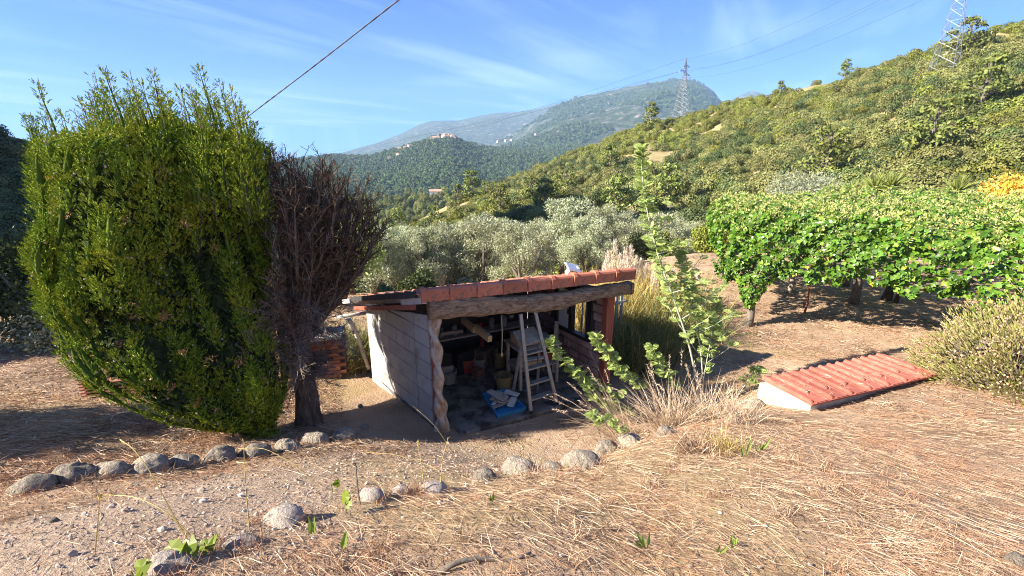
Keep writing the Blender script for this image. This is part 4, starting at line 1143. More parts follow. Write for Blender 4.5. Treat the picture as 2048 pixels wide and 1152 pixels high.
# low shelf of dark junk along the back wall: jars and cans
rngj = np.random.default_rng(4)
for k in range(9):
    f = .12 + k * .08; q = BW1 * (1 - f) + BW2 * f; q = q + (A3 + B3 - BW1 - BW2) / 2 * .16; q[2] = .62
    mb = MB(); h = rngj.uniform(.1, .22); r_ = rngj.uniform(.04, .07)
    mb.tube([q, q + UP * h * .85, q + UP * h * .9, q + UP * h], [r_, r_, r_ * .6, r_ * .6], 10)
    tag(mb.build('paint_can', [MAT['galv'], MAT['black'], MAT['red_plastic'], MAT['grey_plastic']][k % 4], smooth=False), 'small can or jar on the shelf along the back wall', 'can', 'cans on the back shelf')
a_ = BW1 + (A3 + B3 - BW1 - BW2) / 2 * .16; b_ = BW2 + (A3 + B3 - BW1 - BW2) / 2 * .16
MB().beam(a_ * np.array([1, 1, 0]) + UP * .60 + (b_ - a_) * .03, b_ * np.array([1, 1, 0]) + UP * .60, .3, .03).build('shelf', MAT['grey_plank'], shed)
for k, (x_, y_, w_, d_, h_, mt) in enumerate(((-1.25, 7.3, .34, .3, .30, 'grey_plank'), (-.95, 7.65, .4, .3, .42, 'black'), (-.55, 7.95, .36, .3, .34, 'bark'), (-.15, 8.15, .42, .32, .46, 'black'), (-1.2, 7.35, .26, .24, .55, 'black'), (.75, 7.95, .3, .4, .6, 'bark'), (-.62, 7.45, .2, .16, .14, 'brick'), (.05, 7.7, .22, .2, .18, 'grey_plank'))):
    o = MB().bbox((x_, y_, h_ / 2 + .002), (w_, d_, h_), .01, rotz(.5 + .3 * k)).build('storage_crate', MAT[mt])
    tag(o, 'dark crate or box of junk in the depth of the shed', 'crate', 'crates in the shed')
# trestle rails leaning outside the right wall
oq = at_z(1232, 720, 0.0) + np.array([.05, .35, 0]); tt_ = thing('folded_trestle', 'grey metal folding trestle leaning outside the shed by the red post', 'trestle', oq)
for dx_ in (0, .13):
    MB().beam(oq + np.array([dx_, dx_, .0]), oq + np.array([dx_ - .02, dx_ + .05, 1.32 - dx_]), .05, .03).build('leg', MAT['galv'], tt_)
for z_ in (.55, 1.05): MB().beam(oq + np.array([-.06, -.02, z_]), oq + np.array([.22, .2, z_]), .03, .04).build('rail', MAT['galv'], tt_)

# ================================================================== TREES AND PLANTS
# ---- the big clipped cypress that leans over the row of boulders
YC = 5.5
cb = G(492, 868); DEP = .92
def prof(pts):
    zs, xs = [], []
    for u, v_ in pts:
        p_ = at_y(u, v_, float(np.interp(v_, [600, 870], [5.5, 4.72]))); zs.append(p_[2]); xs.append(p_[0])
    o = np.argsort(zs); return np.array(zs)[o], np.array(xs)[o]
zl, xl = prof([(75, 215), (48, 290), (46, 350), (48, 420), (42, 470), (50, 520), (70, 570), (105, 640), (150, 700), (200, 745), (250, 785), (320, 825), (400, 862), (455, 880)])
zr, xr = prof([(470, 180), (500, 235), (522, 300), (532, 400), (540, 480), (560, 590), (578, 680), (582, 760), (575, 820), (560, 850), (530, 875)])
ZTOP = at_y(300, 262, YC)[2]; ZBOT = at_y(470, 880, 4.72)[2]
ZMID = at_y(300, 600, YC)[2]
def yc(z): return np.interp(z, [ZBOT, ZMID], [4.72, YC])
def env(z):
    l = np.interp(z, zl, xl) + .52; r = np.interp(z, zr, xr)
    return (l + r) / 2, np.maximum((r - l) / 2 - .13, .08)
def lobes(ph, z):                                       # two main masses with a deep cleft between them
    d_ = (ph + .85 + .25 * np.sin(z * 1.3) + math.pi) % (2 * math.pi) - math.pi
    e_ = (ph + 1.75 + math.pi) % (2 * math.pi) - math.pi
    return 1 - .34 * np.exp(-(d_ / .32) ** 2) + .24 * np.exp(-(e_ / .45) ** 2) + .06 * np.sin(3 * ph + 1.5 * z) + .04 * np.sin(7 * ph - 2 * z)
cy = thing('cypress_tree', 'big leaning green cypress with a clipped dome, sunlit on one side', 'cypress', cb)
rngc = np.random.default_rng(21)
fol = MB(); heart = MB(); coreb = MB(); cones = MB()
PL = []
for k in range(700):                                   # upright plumes that fill the outline
    ph = rngc.uniform(0, 2 * math.pi); z1 = ZBOT + .15 + (ZTOP - ZBOT + .02) * rngc.uniform(0, 1) ** .75
    rho = .95 if rngc.uniform() < .9 else rngc.uniform(.6, .8)
    L = rngc.uniform(.30, .62)
    z0 = max(z1 - L, ZBOT)
    top = z1 > ZTOP - .35
    PL.append((ph, rho * rngc.uniform(.74, 1.08), z0, z1, rngc.uniform(.07, .125), top))
OUTL = [(50, 235), (78, 165), (120, 225), (160, 200), (190, 150), (215, 142), (240, 190), (262, 150), (285, 165), (310, 142), (335, 185), (362, 178), (383, 176), (405, 135), (425, 190), (445, 166), (462, 178), (482, 212), (505, 250)]
SPIRE = list(OUTL) + [(u, np.interp(u, [p_[0] for p_ in OUTL], [p_[1] for p_ in OUTL]) + rngc.uniform(15, 95)) for u in rngc.uniform(55, 508, 62)]
for u, v_ in SPIRE:                                    # pointed leaders that make the ragged top
    p_ = at_y(u, v_, YC + rngc.uniform(-.75, .5)); PL.append((p_, None, p_[2] - rngc.uniform(.75, 1.15), p_[2], rngc.uniform(.075, .115), True))
for ph, rho, z0, z1, wr, top in PL:
    n = int(84 * (z1 - z0) / .5 * (wr / .10) ** 1.2) + 14
    tpar = rngc.uniform(0, 1, n)
    zz_ = z0 + (z1 - z0) * tpar
    if rho is None:
        ax = np.stack([np.full(n, ph[0]) + .04 * np.sin(zz_ * 5), np.full(n, ph[1]), zz_], -1)
        outd = np.zeros((n, 3)); wid = wr * (1.1 - tpar) ** .9 * 1.5; keep_ = rngc.uniform(0, 1, n) < 1.25 - .7 * tpar; ax, wid, tpar, zz_, outd = ax[keep_], wid[keep_], tpar[keep_], zz_[keep_], outd[keep_]; n = len(ax)
    else:
        c_, w_ = env(zz_)
        dz_top = np.clip((ZTOP + .06 - zz_) / .22, .0, 1) ** .5
        rr_ = rho * w_ * dz_top * lobes(ph, zz_)
        ax = np.stack([c_ + rr_ * math.cos(ph), yc(zz_) + DEP * rr_ * math.sin(ph), zz_], -1)
        outd = np.tile([math.cos(ph), math.sin(ph), .25], (n, 1)); wid = wr * np.clip((1.02 - tpar) / .55, 0, 1) ** .8 * np.clip(tpar / .15 + .4, 0, 1)
    o_ = np.argsort(zz_); ks = np.linspace(0, len(o_) - 1, 6).astype(int); axs = ax[o_][ks]; ws = wid[o_][ks] * (.14 if rho is None else .36) * np.array([.15, .8, 1, 1, .9, .4])       # the solid heart of the plume
    a6 = np.linspace(0, 2 * math.pi, 7)[:-1]; Vs = axs[:, None] + np.stack([np.cos(a6), np.sin(a6), np.zeros(6)], -1)[None] * (ws[:, None] * rngc.uniform(.75, 1.15, (6, 6)))[..., None]
    heart.add(Vs.reshape(-1, 3), np.array([(i * 6 + j, i * 6 + (j + 1) % 6, (i + 1) * 6 + (j + 1) % 6, (i + 1) * 6 + j) for i in range(5) for j in range(6)]))
    d = unit(np.stack([rngc.normal(0, 1, n), rngc.normal(0, 1, n), rngc.uniform(-.1, .5, n)], -1) + outd * .7)
    base = ax + d * (wid * rngc.uniform(.45, .95, n))[:, None]
    D = unit(d * .8 + np.array([0, 0, 1.0]) * rngc.uniform(.4, 1.1, (n, 1)))
    side0 = unit(np.cross(D, d + rngc.normal(0, .4, (n, 3))))
    for q in range(7):                                   # a little flat spray of scale leaves
        DD = unit(D + side0 * ((-1) ** q) * rngc.uniform(.1, .8, (n, 1)) + rngc.normal(0, .12, (n, 3)))
        off = D * (.06 * q / 8)
        fol.cards(base + off, DD, unit(d + outd * .3 + rngc.normal(0, .28, (n, 3))), rngc.uniform(.018, .034, n), rngc.uniform(.007, .012, n), .55)
    if rho is not None and rngc.uniform() < .5 and math.sin(ph) < .3:
        m_ = rngc.integers(1, 5); idx = rngc.integers(0, n, m_)
        blobs(cones, base[idx] + d[idx] * .03, np.full(m_, .013), np.full(m_, .013), .1)
# sparse leader tips
A_, B_ = [], []
for ph, rho, z0, z1, wr, top in PL:
    if rho is None:
        b0_ = np.array([ph[0], ph[1], z0]); A_.append(b0_); B_.append(np.array([ph[0], ph[1], z1 + .05]))
nC = 14000
zc2 = ZBOT + .1 + (ZTOP - ZBOT - .45) * rngc.uniform(0, 1, nC); cc_, ww_ = env(zc2)
ph2 = rngc.uniform(0, 6.28, nC); rh2 = rngc.uniform(.2, .74, nC) ** .8 * np.clip((ZTOP - .05 - zc2) / .5, 0, 1) ** .4
rh2 = (.60 + .20 * rngc.uniform(0, 1, nC)) * lobes(ph2, zc2) * np.clip((ZTOP - .05 - zc2) / .5, 0, 1) ** .4
Pc = np.stack([cc_ + rh2 * ww_ * np.cos(ph2), yc(zc2) + DEP * rh2 * ww_ * np.sin(ph2), zc2], -1)
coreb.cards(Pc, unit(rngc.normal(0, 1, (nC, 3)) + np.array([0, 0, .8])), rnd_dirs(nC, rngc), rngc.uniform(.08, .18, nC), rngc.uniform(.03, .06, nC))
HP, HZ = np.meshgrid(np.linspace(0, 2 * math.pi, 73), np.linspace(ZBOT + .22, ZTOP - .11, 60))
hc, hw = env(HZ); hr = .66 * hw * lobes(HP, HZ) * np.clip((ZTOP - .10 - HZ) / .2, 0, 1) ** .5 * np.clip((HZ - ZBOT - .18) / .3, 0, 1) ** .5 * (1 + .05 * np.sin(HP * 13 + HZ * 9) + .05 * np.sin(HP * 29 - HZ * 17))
coreb.add(*grid_mesh(hc + hr * np.cos(HP), yc(HZ) + DEP * hr * np.sin(HP), HZ))  # closed dark hull added to block sun and make the gaps dark
trk = MB(); trk.tube([cb - UP * .1, cb + np.array([-.05, .15, .3]), np.array([env(1.8)[0], YC - .2, 1.9]), np.array([env(3.2)[0], YC, 3.4])], [.13, .11, .09, .03], 10)
for k in range(26):
    z_ = rngc.uniform(.9, 2.6); ph = rngc.uniform(0, 6.28); c0_, w0_ = env(z_); z2 = z_ + rngc.uniform(.4, 1.1); c1_, w1_ = env(z2)
    trk.tube([[c0_ + .1 * math.cos(ph), YC + .1 * math.sin(ph), z_ - .3], [c0_ + w0_ * .5 * math.cos(ph), YC + .4 * w0_ * math.sin(ph), z_], [c1_ + .8 * w1_ * math.cos(ph), YC + .6 * w1_ * math.sin(ph), min(z2, ZTOP - .1)]], [.04, .03, .012], 5)
trk.twigs(A_, B_, .007, .003)
trk.build('trunk', MAT['bark'], cy, smooth=True)
cr_ = fol.build('crown', MAT['cypress'], cy)
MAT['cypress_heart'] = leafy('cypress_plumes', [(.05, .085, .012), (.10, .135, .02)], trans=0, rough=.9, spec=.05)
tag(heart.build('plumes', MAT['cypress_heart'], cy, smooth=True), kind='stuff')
coreb.build('inner_foliage_shade_fill', MAT['cypress_core'], cy)
tag(cones.build('cones', MAT['cone'], cy), kind='stuff')
# brown tufts caught in the foliage
tuft = MB()
for k in range(46):
    z_ = ZBOT + .4 + (ZTOP - ZBOT - .8) * rngc.uniform(); c_, w_ = env(z_); ph = rngc.uniform(-2.9, -.2)
    q = np.array([c_ + .97 * w_ * math.cos(ph), yc(z_) + DEP * w_ * .97 * math.sin(ph), z_])
    n = 26; tuft.cards(q + rngc.normal(0, .022, (n, 3)), unit(rngc.normal(0, 1, (n, 3)) + np.array([0, -.4, .6])), rnd_dirs(n, rngc), rngc.uniform(.03, .06, n), rngc.uniform(.008, .014, n))
MAT['brown_tuft'] = leafy('withered_sprays', [(.28, .15, .065), (.42, .24, .11)], trans=.2)
tag(tuft.build('withered_sprays', MAT['brown_tuft'], cy), kind='stuff')

# ---- the dead cypress beside it
db = G(612, 850); YD = db[1] + .05
dt = thing('dead_cypress', 'dead bare cypress, dark brown twigs fanning from a scorched trunk', 'dead tree', db)
def dpt(u, v_, y=YD): return at_y(u, v_, y)
tb = [db - UP * .1, dpt(612, 800), dpt(606, 740), dpt(602, 680), dpt(598, 600), dpt(596, 520)]
m_ = MB(); n_ = 16; Pt = []
for i, f in enumerate(np.linspace(0, 1, 26)):
    c_ = np.array([np.interp(f, np.linspace(0, 1, 6), [p_[k] for p_ in tb]) for k in range(3)])
    r_ = .155 - .075 * f + .05 * math.exp(-f * 14)
    for j in range(n_):
        th = 2 * math.pi * j / n_
        rr_ = r_ * (1 + .13 * math.sin(3 * th + f * 4) + .08 * math.sin(5 * th - f * 9) + rngc.uniform(-.06, .06))
        Pt.append(c_ + np.array([rr_ * math.cos(th), rr_ * math.sin(th), 0]))
m_.add(np.array(Pt), [(i * n_ + j, i * n_ + (j + 1) % n_, (i + 1) * n_ + (j + 1) % n_, (i + 1) * n_ + j) for i in range(25) for j in range(n_)])
m_.build('trunk', MAT['bark'], dt, smooth=True)
tw1 = MB(); tw2 = MB()
tips = []
for k in range(78):
    u = rngc.uniform(528, 668) if k % 3 else rngc.uniform(668, 775)
    if u < 668: v_ = rngc.uniform(330, 470)
    else: v_ = 350 + (u - 668) * .75 + rngc.uniform(-15, 60)
    tips.append((u, v_))
for k in range(16): tips.append((rngc.uniform(540, 720), rngc.uniform(480, 580)))
allA, allB, allr0, allr1 = [], [], [], []
for u, v_ in tips:
    e_ = dpt(u, v_, YD + rngc.uniform(-.5, .95))
    s0 = dpt(rngc.uniform(590, 612), min(700, v_ + rngc.uniform(150, 280)))
    ctrl = s0 * .45 + e_ * .55 + np.array([.16 * (e_[0] - s0[0]), .25 * (e_[1] - s0[1]), -.12])
    tt = np.linspace(0, 1, 8)[:, None]
    path = s0 * (1 - tt) ** 2 + 2 * ctrl * tt * (1 - tt) + e_ * tt ** 2 + rngc.normal(0, .012, (8, 3))
    MB().tube(path, np.linspace(.026, .006, 8), 5).build('limb', MAT['bark'], dt, smooth=True)
    n = 26
    f = rngc.uniform(.3, 1.0, n); i0 = np.minimum((f * 7).astype(int), 6); fr = (f * 7 - i0)[:, None]
    S0 = path[i0] * (1 - fr) + path[i0 + 1] * fr
    dirL = unit(path[i0 + 1] - path[i0])
    D1 = unit(dirL + rngc.normal(0, .55, (n, 3)) + np.array([0, 0, .25])); L1 = rngc.uniform(.10, .32, n)
    E1 = S0 + D1 * L1[:, None]
    tw1.twigs(S0, E1, .0065, .003)
    for q in range(5):
        g = rngc.uniform(.15, 1, (n, 1)); S1 = S0 * (1 - g) + E1 * g
        D2 = unit(D1 + rngc.normal(0, .6, (n, 3)) + np.array([0, 0, .2])); E2 = S1 + D2 * rngc.uniform(.04, .14, (n, 1))
        tw1.twigs(S1, E2, .0036, .0018)
        S2 = S1 * .5 + E2 * .5
        tw1.twigs(S2, S2 + unit(D2 + rngc.normal(0, .7, (n, 3))) * rngc.uniform(.025, .07, (n, 1)), .003, .0014)
tag(tw1.build('twigs', MAT['dead_twig'], dt), kind='stuff')
# grey drooping twigs round the lower crown
for k in range(120):
    z_ = rngc.uniform(1.0, 2.2); ph = rngc.uniform(0, 6.28); c_ = np.array([np.interp(z_, [0, 2.2], [tb[0][0], tb[4][0]]), YD, z_])
    dd = unit(np.array([math.cos(ph), math.sin(ph), rngc.uniform(-.1, .6)])); L = rngc.uniform(.25, .75) * (1 if z_ > 1.3 else .6)
    tt = np.linspace(0, 1, 6)[:, None]; path = c_ + dd * L * tt - UP * .5 * L * tt ** 2 + rngc.normal(0, .01, (6, 3))
    tw2.twigs(path[:-1], path[1:], np.linspace(.008, .004, 5), np.linspace(.007, .003, 5))
    for q in range(4):
        for r_ in range(2):
            S1 = path[1:]; D2 = unit(np.tile(dd, (5, 1)) + rngc.normal(0, .7, (5, 3)) - np.array([0, 0, .35])); E2 = S1 + D2 * rngc.uniform(.06, .2, (5, 1))
            tw2.twigs(S1, E2, .0032, .0015)
            tw2.twigs(S1 * .4 + E2 * .6, S1 * .4 + E2 * .6 + unit(D2 + rngc.normal(0, .6, (5, 3))) * .07, .0025, .0012)
tag(tw2.build('drooping_twigs', MAT['grey_twig'], dt), kind='stuff')

# ---- generic leafy tree / bush
def crown_cards(mb, C, Rr, n, leaf, rng, jitter=.5, shell=.75, aspect=.45, up=.2):
    C = np.atleast_2d(C)
    for c, q in zip(C, np.broadcast_to(Rr, (len(C),))):
        d = unit(rng.normal(0, 1, (n, 3)) + np.array([0, 0, up]))
        P_ = c + d * q * (shell + (1.05 - shell) * rng.uniform(0, 1, (n, 1))) * np.array([1, 1, .85])
        T = unit(rng.normal(0, 1, (n, 3)) + np.array([0, 0, .5]) + d * .5)
        Nn = unit(d + rng.normal(0, jitter, (n, 3)))
        L = rng.uniform(.6, 1.3, n) * leaf
        mb.cards(P_, T, Nn, L, L * aspect)
def olive_mesh(seed):
    rng = np.random.default_rng(seed); leaf = MB(); tr = MB()
    for k in range(3):
        a_ = k * 2.1 + rng.uniform(-.4, .4)
        tr.tube([(0, 0, -.3), (.12 * math.cos(a_), .12 * math.sin(a_), .5), (.55 * math.cos(a_), .55 * math.sin(a_), 1.2), (.9 * math.cos(a_), .9 * math.sin(a_), 2.1)], [.17, .12, .08, .03], 8)
    C = []
    for k in range(42):
        a_ = rng.uniform(0, 6.28); h = rng.uniform(.75, 3.2); rad = 1.6 * math.sqrt(max(0.05, 1 - ((h - 1.8) / 1.6) ** 2)) * rng.uniform(.25, 1)
        C.append((rad * math.cos(a_), rad * math.sin(a_), h))
    for c in C: tr.twigs([[c[0] * .3, c[1] * .3, c[2] * .55]], [c], .03, .01)
    crown_cards(leaf, np.array(C), rng.uniform(.3, .52, len(C)), 460, .11, rng, .55, .45, .26, .1)
    return tr.mesh('olive_trunk', MAT['bark_grey'], True), leaf.mesh('olive_crown', MAT['olive'])
OL = [olive_mesh(500 + k) for k in range(4)]
OLAB = {5: 'small rounded olive tree just behind the middle of the shed roof', 7: 'largest olive tree of the grove, behind the solar panel', 11: 'low olive tree right behind the solar panel', 0: 'olive tree partly behind the dead cypress twigs', 10: 'olive tree behind the shed gutter and dead cypress', 17: 'olive tree glimpsed through the dead cypress', 9: 'olive tree behind the pampas plumes', 15: 'olive tree behind the mimosa sapling', 16: 'olive tree at the far edge of the mown terrace'}
OLIVES = [  # photo pixel of the crown's middle, distance ahead, size
    (742, 520, 17, .78), (790, 505, 19, .85), (850, 520, 18, .80), (905, 512, 19.5, .88), (965, 498, 19, .95), (1045, 518, 16.5, .78), (1010, 470, 24, 1.0), (1130, 488, 21, 1.05), (1090, 475, 26, 1.0),
    (1205, 492, 23, .95), (700, 540, 18, .8), (1170, 510, 18.5, .72), (880, 478, 27, .95), (800, 478, 27, .95), (1255, 480, 28, 1.0), (1330, 492, 26, .85), (1365, 488, 30, .9), (655, 520, 22, .9), (1290, 480, 32, 1.0)]
for i, (u, v_, yy, s_) in enumerate(OLIVES):
    c_ = at_y(u, v_, yy); zb = tz1(c_[0], c_[1]); z0 = c_[2] - 1.95 * s_
    z0 = min(max(z0, zb - .4), zb + .0) if z0 > zb else zb
    t_ = thing('olive_tree', OLAB.get(i, 'silvery green olive tree in the back row of the grove' if yy > 22 else 'silvery green olive tree in the front row behind the shed'), 'olive tree', (c_[0], c_[1], z0), 'olive trees of the grove')
    tr, lf = OL[i % 4]
    for nm, me in (('trunk', tr), ('crown', lf)):
        o = place(nm, me); o.parent = t_
    sv = max(s_, (c_[2] + .9 * s_ - z0) / 3.3 * .95) if z0 < c_[2] - 2.1 * s_ else s_
    t_.scale = (s_, s_, min(sv, s_ * 1.25)); t_.rotation_euler = (0, 0, i * 1.7)
def bush(name, label, cat, centre, size, mat, leaf, n_l=14, n_c=420, seed=1, aspect=.5, group=None, stems=True, lump=(.35, .55)):
    rng = np.random.default_rng(seed); c = np.asarray(centre, float); t_ = thing(name, label, cat, c, group)
    S_ = np.asarray(size, float)
    C = rng.uniform(-1, 1, (n_l, 3)) * .62; C[:, 2] = np.abs(C[:, 2]) + .3
    C = c + C * S_
    mb = MB(); crown_cards(mb, C, rng.uniform(*lump, n_l) * S_.min(), n_c, leaf, rng, .5, .55, aspect)
    if stems:
        tr = MB()
        for q in C: tr.tube([c - UP * .1, c * .6 + q * .4 + UP * .05, q], [.035 * S_.max(), .025 * S_.max(), .008], 5)
        tr.build('trunk', MAT['bark_grey'], t_, smooth=True)
    mb.build('crown', mat, t_)
    return t_
def onground(x, y): return np.array([x, y, tz1(x, y)])
bush('shaded_bush', 'dark shaded bush at the field edge beyond the cypress', 'bush', onground(-10.6, 9.8), (1.5, 1.3, 2.3), MAT['shade_bush'], .10, 20, 500, 31)
bush('shaded_bush', 'grey green low bush in front of the dark bush', 'bush', onground(-9.9, 8.9), (.8, .7, .95), MAT['olive'], .08, 10, 350, 32)
bush('leafy_tree', 'bright yellow green tree seen between the two cypresses', 'tree', onground(-5.2, 13.0), (1.6, 1.4, 2.2), MAT['mimosa'], .12, 18, 500, 33)
bush('silver_tree', 'pale silvery tree rising behind the ivy pergola', 'tree', onground(13.0, 20.5), (2.1, 1.8, 3.3), MAT['silver'], .13, 22, 700, 34, .3)
bush('yellow_tree', 'tree with golden yellow autumn leaves beyond the pergola', 'tree', onground(20.6, 18.2), (2.3, 2.0, 2.9), MAT['yellow'], .2, 18, 420, 35)
bush('leafy_tree', 'dark green shrub at the far edge of the mown terrace', 'shrub', onground(9.6, 21.5), (1.3, 1.0, 1.1), MAT['scrub'][0], .14, 12, 380, 36)
bush('leafy_tree', 'olive green shrub left of the mown terrace edge by the grove', 'shrub', onground(7.6, 23.5), (1.5, 1.1, 1.3), MAT['scrub'][1], .14, 12, 380, 37)
bush('dark_thicket', 'dense dark shrub among the olives behind the shed roof', 'shrub', onground(-3.4, 15.5), (1.1, .8, .9), MAT['shade_bush'], .1, 10, 380, 38)
# trees outside the frame that shade the ground at the left
bush('shade_tree', 'broad evergreen tree standing left of the cypress, shading the slope', 'tree', onground(-9.4, 3.2), (1.6, 1.4, 2.3), MAT['shade_bush'], .14, 22, 500, 39)
bush('shade_tree', 'rounded evergreen shrub by the field edge, shading the dry grass', 'tree', onground(-13.0, 7.0), (1.3, 1.2, 1.6), MAT['shade_bush'], .14, 20, 500, 40)
bush('shade_tree', 'unseen tall evergreen added beyond the field edge to shade the dark bush', 'tree', onground(-14.3, 8.4), (1.8, 1.8, 4.0), MAT['shade_bush'], .14, 22, 500, 41)  # out of view, added for the shadow it throws on the bush
# thin dead sapling behind the gap
sq = np.array([-3.6, 8.2, tz1(-3.6, 8.2)]); sap = thing('bare_sapling', 'thin bare dark sapling between the cypress and the dead tree', 'sapling', sq)
mb = MB(); s1 = at_y(548, 470, 8.2)
mb.tube([sq - UP * .1, at_y(575, 590, 8.2), at_y(560, 520, 8.2), s1], [.04, .03, .025, .01], 6)
for k in range(12):
    f = rngc.uniform(.4, 1); c_ = at_y(575, 590, 8.2) * (1 - f) + s1 * f
    e_ = c_ + np.array([rngc.uniform(-.5, .5), rngc.uniform(-.3, .3), rngc.uniform(.1, .5)]); mb.tube([c_, c_ * .5 + e_ * .5 + UP * .03, e_], [.012, .009, .004], 4)
mb.build('trunk', MAT['bark'], sap, smooth=True)
# yuccas behind the pergola
def yucca(q, label, s=1.0, seed=1, n=120, flower=True):
    rng = np.random.default_rng(seed); t_ = thing('yucca', label, 'yucca', q, 'yuccas behind the pergola')
    hd = q + UP * 1.75 * s
    MB().tube([q - UP * .1, q + UP * .9 * s + np.array([.05, 0, 0]), hd], [.09, .08, .07], 7).build('trunk', MAT['bark_grey'], t_)
    d = unit(rng.normal(0, 1, (n, 3)) + np.array([0, 0, .45])); mb = MB()
    mb.cards(np.tile(hd, (n, 1)), d, rnd_dirs(n, rng), rng.uniform(.32, .55, n) * s, .035 * s, .25, .25)
    tag(mb.build('leaves', MAT['yucca'], t_), kind='stuff')
for k, (u, v_, yy, s_) in enumerate(((1665, 392, 16.2, .9), (1700, 385, 17.5, 1.0), (1750, 374, 17, 1.15), (1783, 370, 16.6, 1.2), (1915, 378, 16.5, 1.1), (1650, 600, 13.2, .5))):
    c_ = at_y(u, v_, yy); g_ = tz1(c_[0], c_[1]); s2 = s_ if k == 5 else max(.4, (c_[2] - g_) / 1.8)
    yucca(np.array([c_[0], c_[1], g_]), ['spiky yucca poking above the ivy beside the silvery tree', 'spiky yucca poking above the ivy next to the tallest ones', 'tall yucca with a full spiky head above the ivy', 'tallest yucca with broad fan of leaves above the ivy', 'yellowish yucca above the ivy near the golden tree', 'low yucca on the ground under the pergola'][k], s2, 60 + k, 70 if k == 5 else 150)

# ================================================================== IVY PERGOLA
PF = [np.array(p_) for p_ in ((4.95, 10.1), (6.3, 9.15), (8.0, 7.95), (9.8, 6.9), (13.5, 5.6))]      # front edge, left to right
PB = [np.array(p_) for p_ in ((7.0, 15.3), (9.0, 15.2), (11.5, 14.8), (14, 14), (18, 12))]          # back edge
def pol(pts, f):
    k = np.linspace(0, 1, len(pts)); return np.array([np.interp(f, k, [p_[i] for p_ in pts]) for i in range(2)])
perg = thing('ivy_pergola', 'long pergola smothered in bright green ivy over the mown terrace', 'pergola', np.array([5.5, 9.8, tz1(5.5, 9.8)]))
rngi = np.random.default_rng(51)
def ztop(f, g): return 2.62 + .16 * f + .10 * math.sin(f * 9 + g * 4) + .06 * math.sin(f * 21 + g * 13)
def zbot(f): return float(np.interp(f, [0, .1, .25, .4, .5, .62, 1], [.95, 1.18, 1.36, 1.40, 1.32, 1.1, 1.05]))
Lp, Ln, Lk = [], [], []
def addleaf(p_, n_, k): Lp.append(p_); Ln.append(n_); Lk.append(k)
for i in range(5200):                                   # front
    f = rngi.uniform(0, 1) ** 1.25; zb_ = zbot(f) + .10 * math.sin(f * 40) + .06 * math.sin(f * 97); zt_ = ztop(f, 0)
    w = rngi.uniform(0, 1); z_ = zb_ + (zt_ - zb_) * w
    p2 = pol(PF, f); nrm = unit(np.array([-.45, -.85, .25]))
    bulge = .28 * math.sin(math.pi * w) + .10 * math.sin(f * 33 + z_ * 5) + .06 * math.sin(f * 71 - z_ * 9) - .25 * max(0, w - .8) * 5 * .4
    p_ = np.array([p2[0], p2[1], z_]) + nrm * (bulge + rngi.uniform(-.12, .05)); addleaf(p_, unit(nrm + rngi.normal(0, .5, 3) + np.array([0, 0, .35])), 0)
for i in range(2600):                                   # left end
    g = rngi.uniform(0, 1); w = rngi.uniform(0, 1); p2 = PF[0] * (1 - g) + PB[0] * g
    zb_ = 1.0 + .35 * min(1, g * 4) + .08 * math.sin(g * 30); z_ = zb_ + (ztop(0, g) - zb_) * w
    nrm = unit(np.array([-.93, .3, .2])); b_ = .3 * math.sin(math.pi * w) + .1 * math.sin(g * 20 + z_ * 6)
    addleaf(np.array([p2[0], p2[1], z_]) + nrm * (b_ + rngi.uniform(-.12, .05)), unit(nrm + rngi.normal(0, .5, 3) + np.array([0, 0, .35])), 0)
TOPP = []
for i in range(8500):                                   # top
    f = rngi.uniform(0, 1); g = rngi.uniform(0, 1) ** 1.3; p2 = pol(PF, f) * (1 - g) + pol(PB, f) * g
    z_ = ztop(f, g) + rngi.uniform(-.12, .05) + .10 * math.sin(p2[0] * 4.1 + p2[1] * 2.7) + .06 * math.sin(p2[0] * 9.3 - p2[1] * 7.1) - .3 * max(0, .06 - g) / .06 * .4
    addleaf(np.array([p2[0], p2[1], z_]), unit(np.array([-.2, -.35, 1]) + rngi.normal(0, .5, 3)), 1)
for i in range(2400):                                   # a second, lower layer so that the canopy casts a full shade
    f = rngi.uniform(0, 1); g = rngi.uniform(0, 1); p2 = pol(PF, f) * (1 - g) + pol(PB, f) * g
    addleaf(np.array([p2[0], p2[1], ztop(f, g) - rngi.uniform(.3, .6)]), unit(np.array([0, 0, 1]) + rngi.normal(0, .6, 3)), 2)
for i in range(320):                                    # ivy on the trunk at the corner
    z_ = rngi.uniform(.55, 1.3); a_ = rngi.uniform(0, 6.28); r_ = .10 + .5 * max(0, z_ - .65)
    addleaf(np.array([5.42 + r_ * math.cos(a_), 9.78 + r_ * math.sin(a_), z_]), unit(np.array([math.cos(a_), math.sin(a_), .3]) + rngi.normal(0, .4, 3)), 0)
Lp, Ln, Lk = np.array(Lp), np.array(Ln), np.array(Lk)
IV = np.array([(0, 0, 0), (-.38, .12, .04), (-.52, .42, .0), (-.24, .62, .03), (0, 1.0, -.10), (.24, .62, .03), (.52, .42, .0), (.38, .12, .04), (0, .45, -.04)])
IFc = np.array([(8, 0, 1), (8, 1, 2), (8, 2, 3), (8, 3, 4), (8, 4, 5), (8, 5, 6), (8, 6, 7), (8, 7, 0)])[:, ::-1]
def ivy_frame(Nn):
    dn = np.array([0, 0, -1.0]) + RNG.normal(0, .45, (len(Nn), 3))
    Y = unit(dn - Nn * (dn * Nn).sum(1, keepdims=True)); X = np.cross(Y, Nn); return X, Y
size = rngi.uniform(.06, .125, len(Lp)) * np.where(Lk == 1, .75, np.where(Lk == 2, 2.4, 1.0))
depth = np.hypot(Lp[:, 0], Lp[:, 1])
front = np.where(Lk == 0)[0]
vis = front[np.argsort(-(size[front] / depth[front]) * (1 + 0 * front))]
vis = [i for i in vis if 5 < Lp[i, 0] < 9.2][:300]
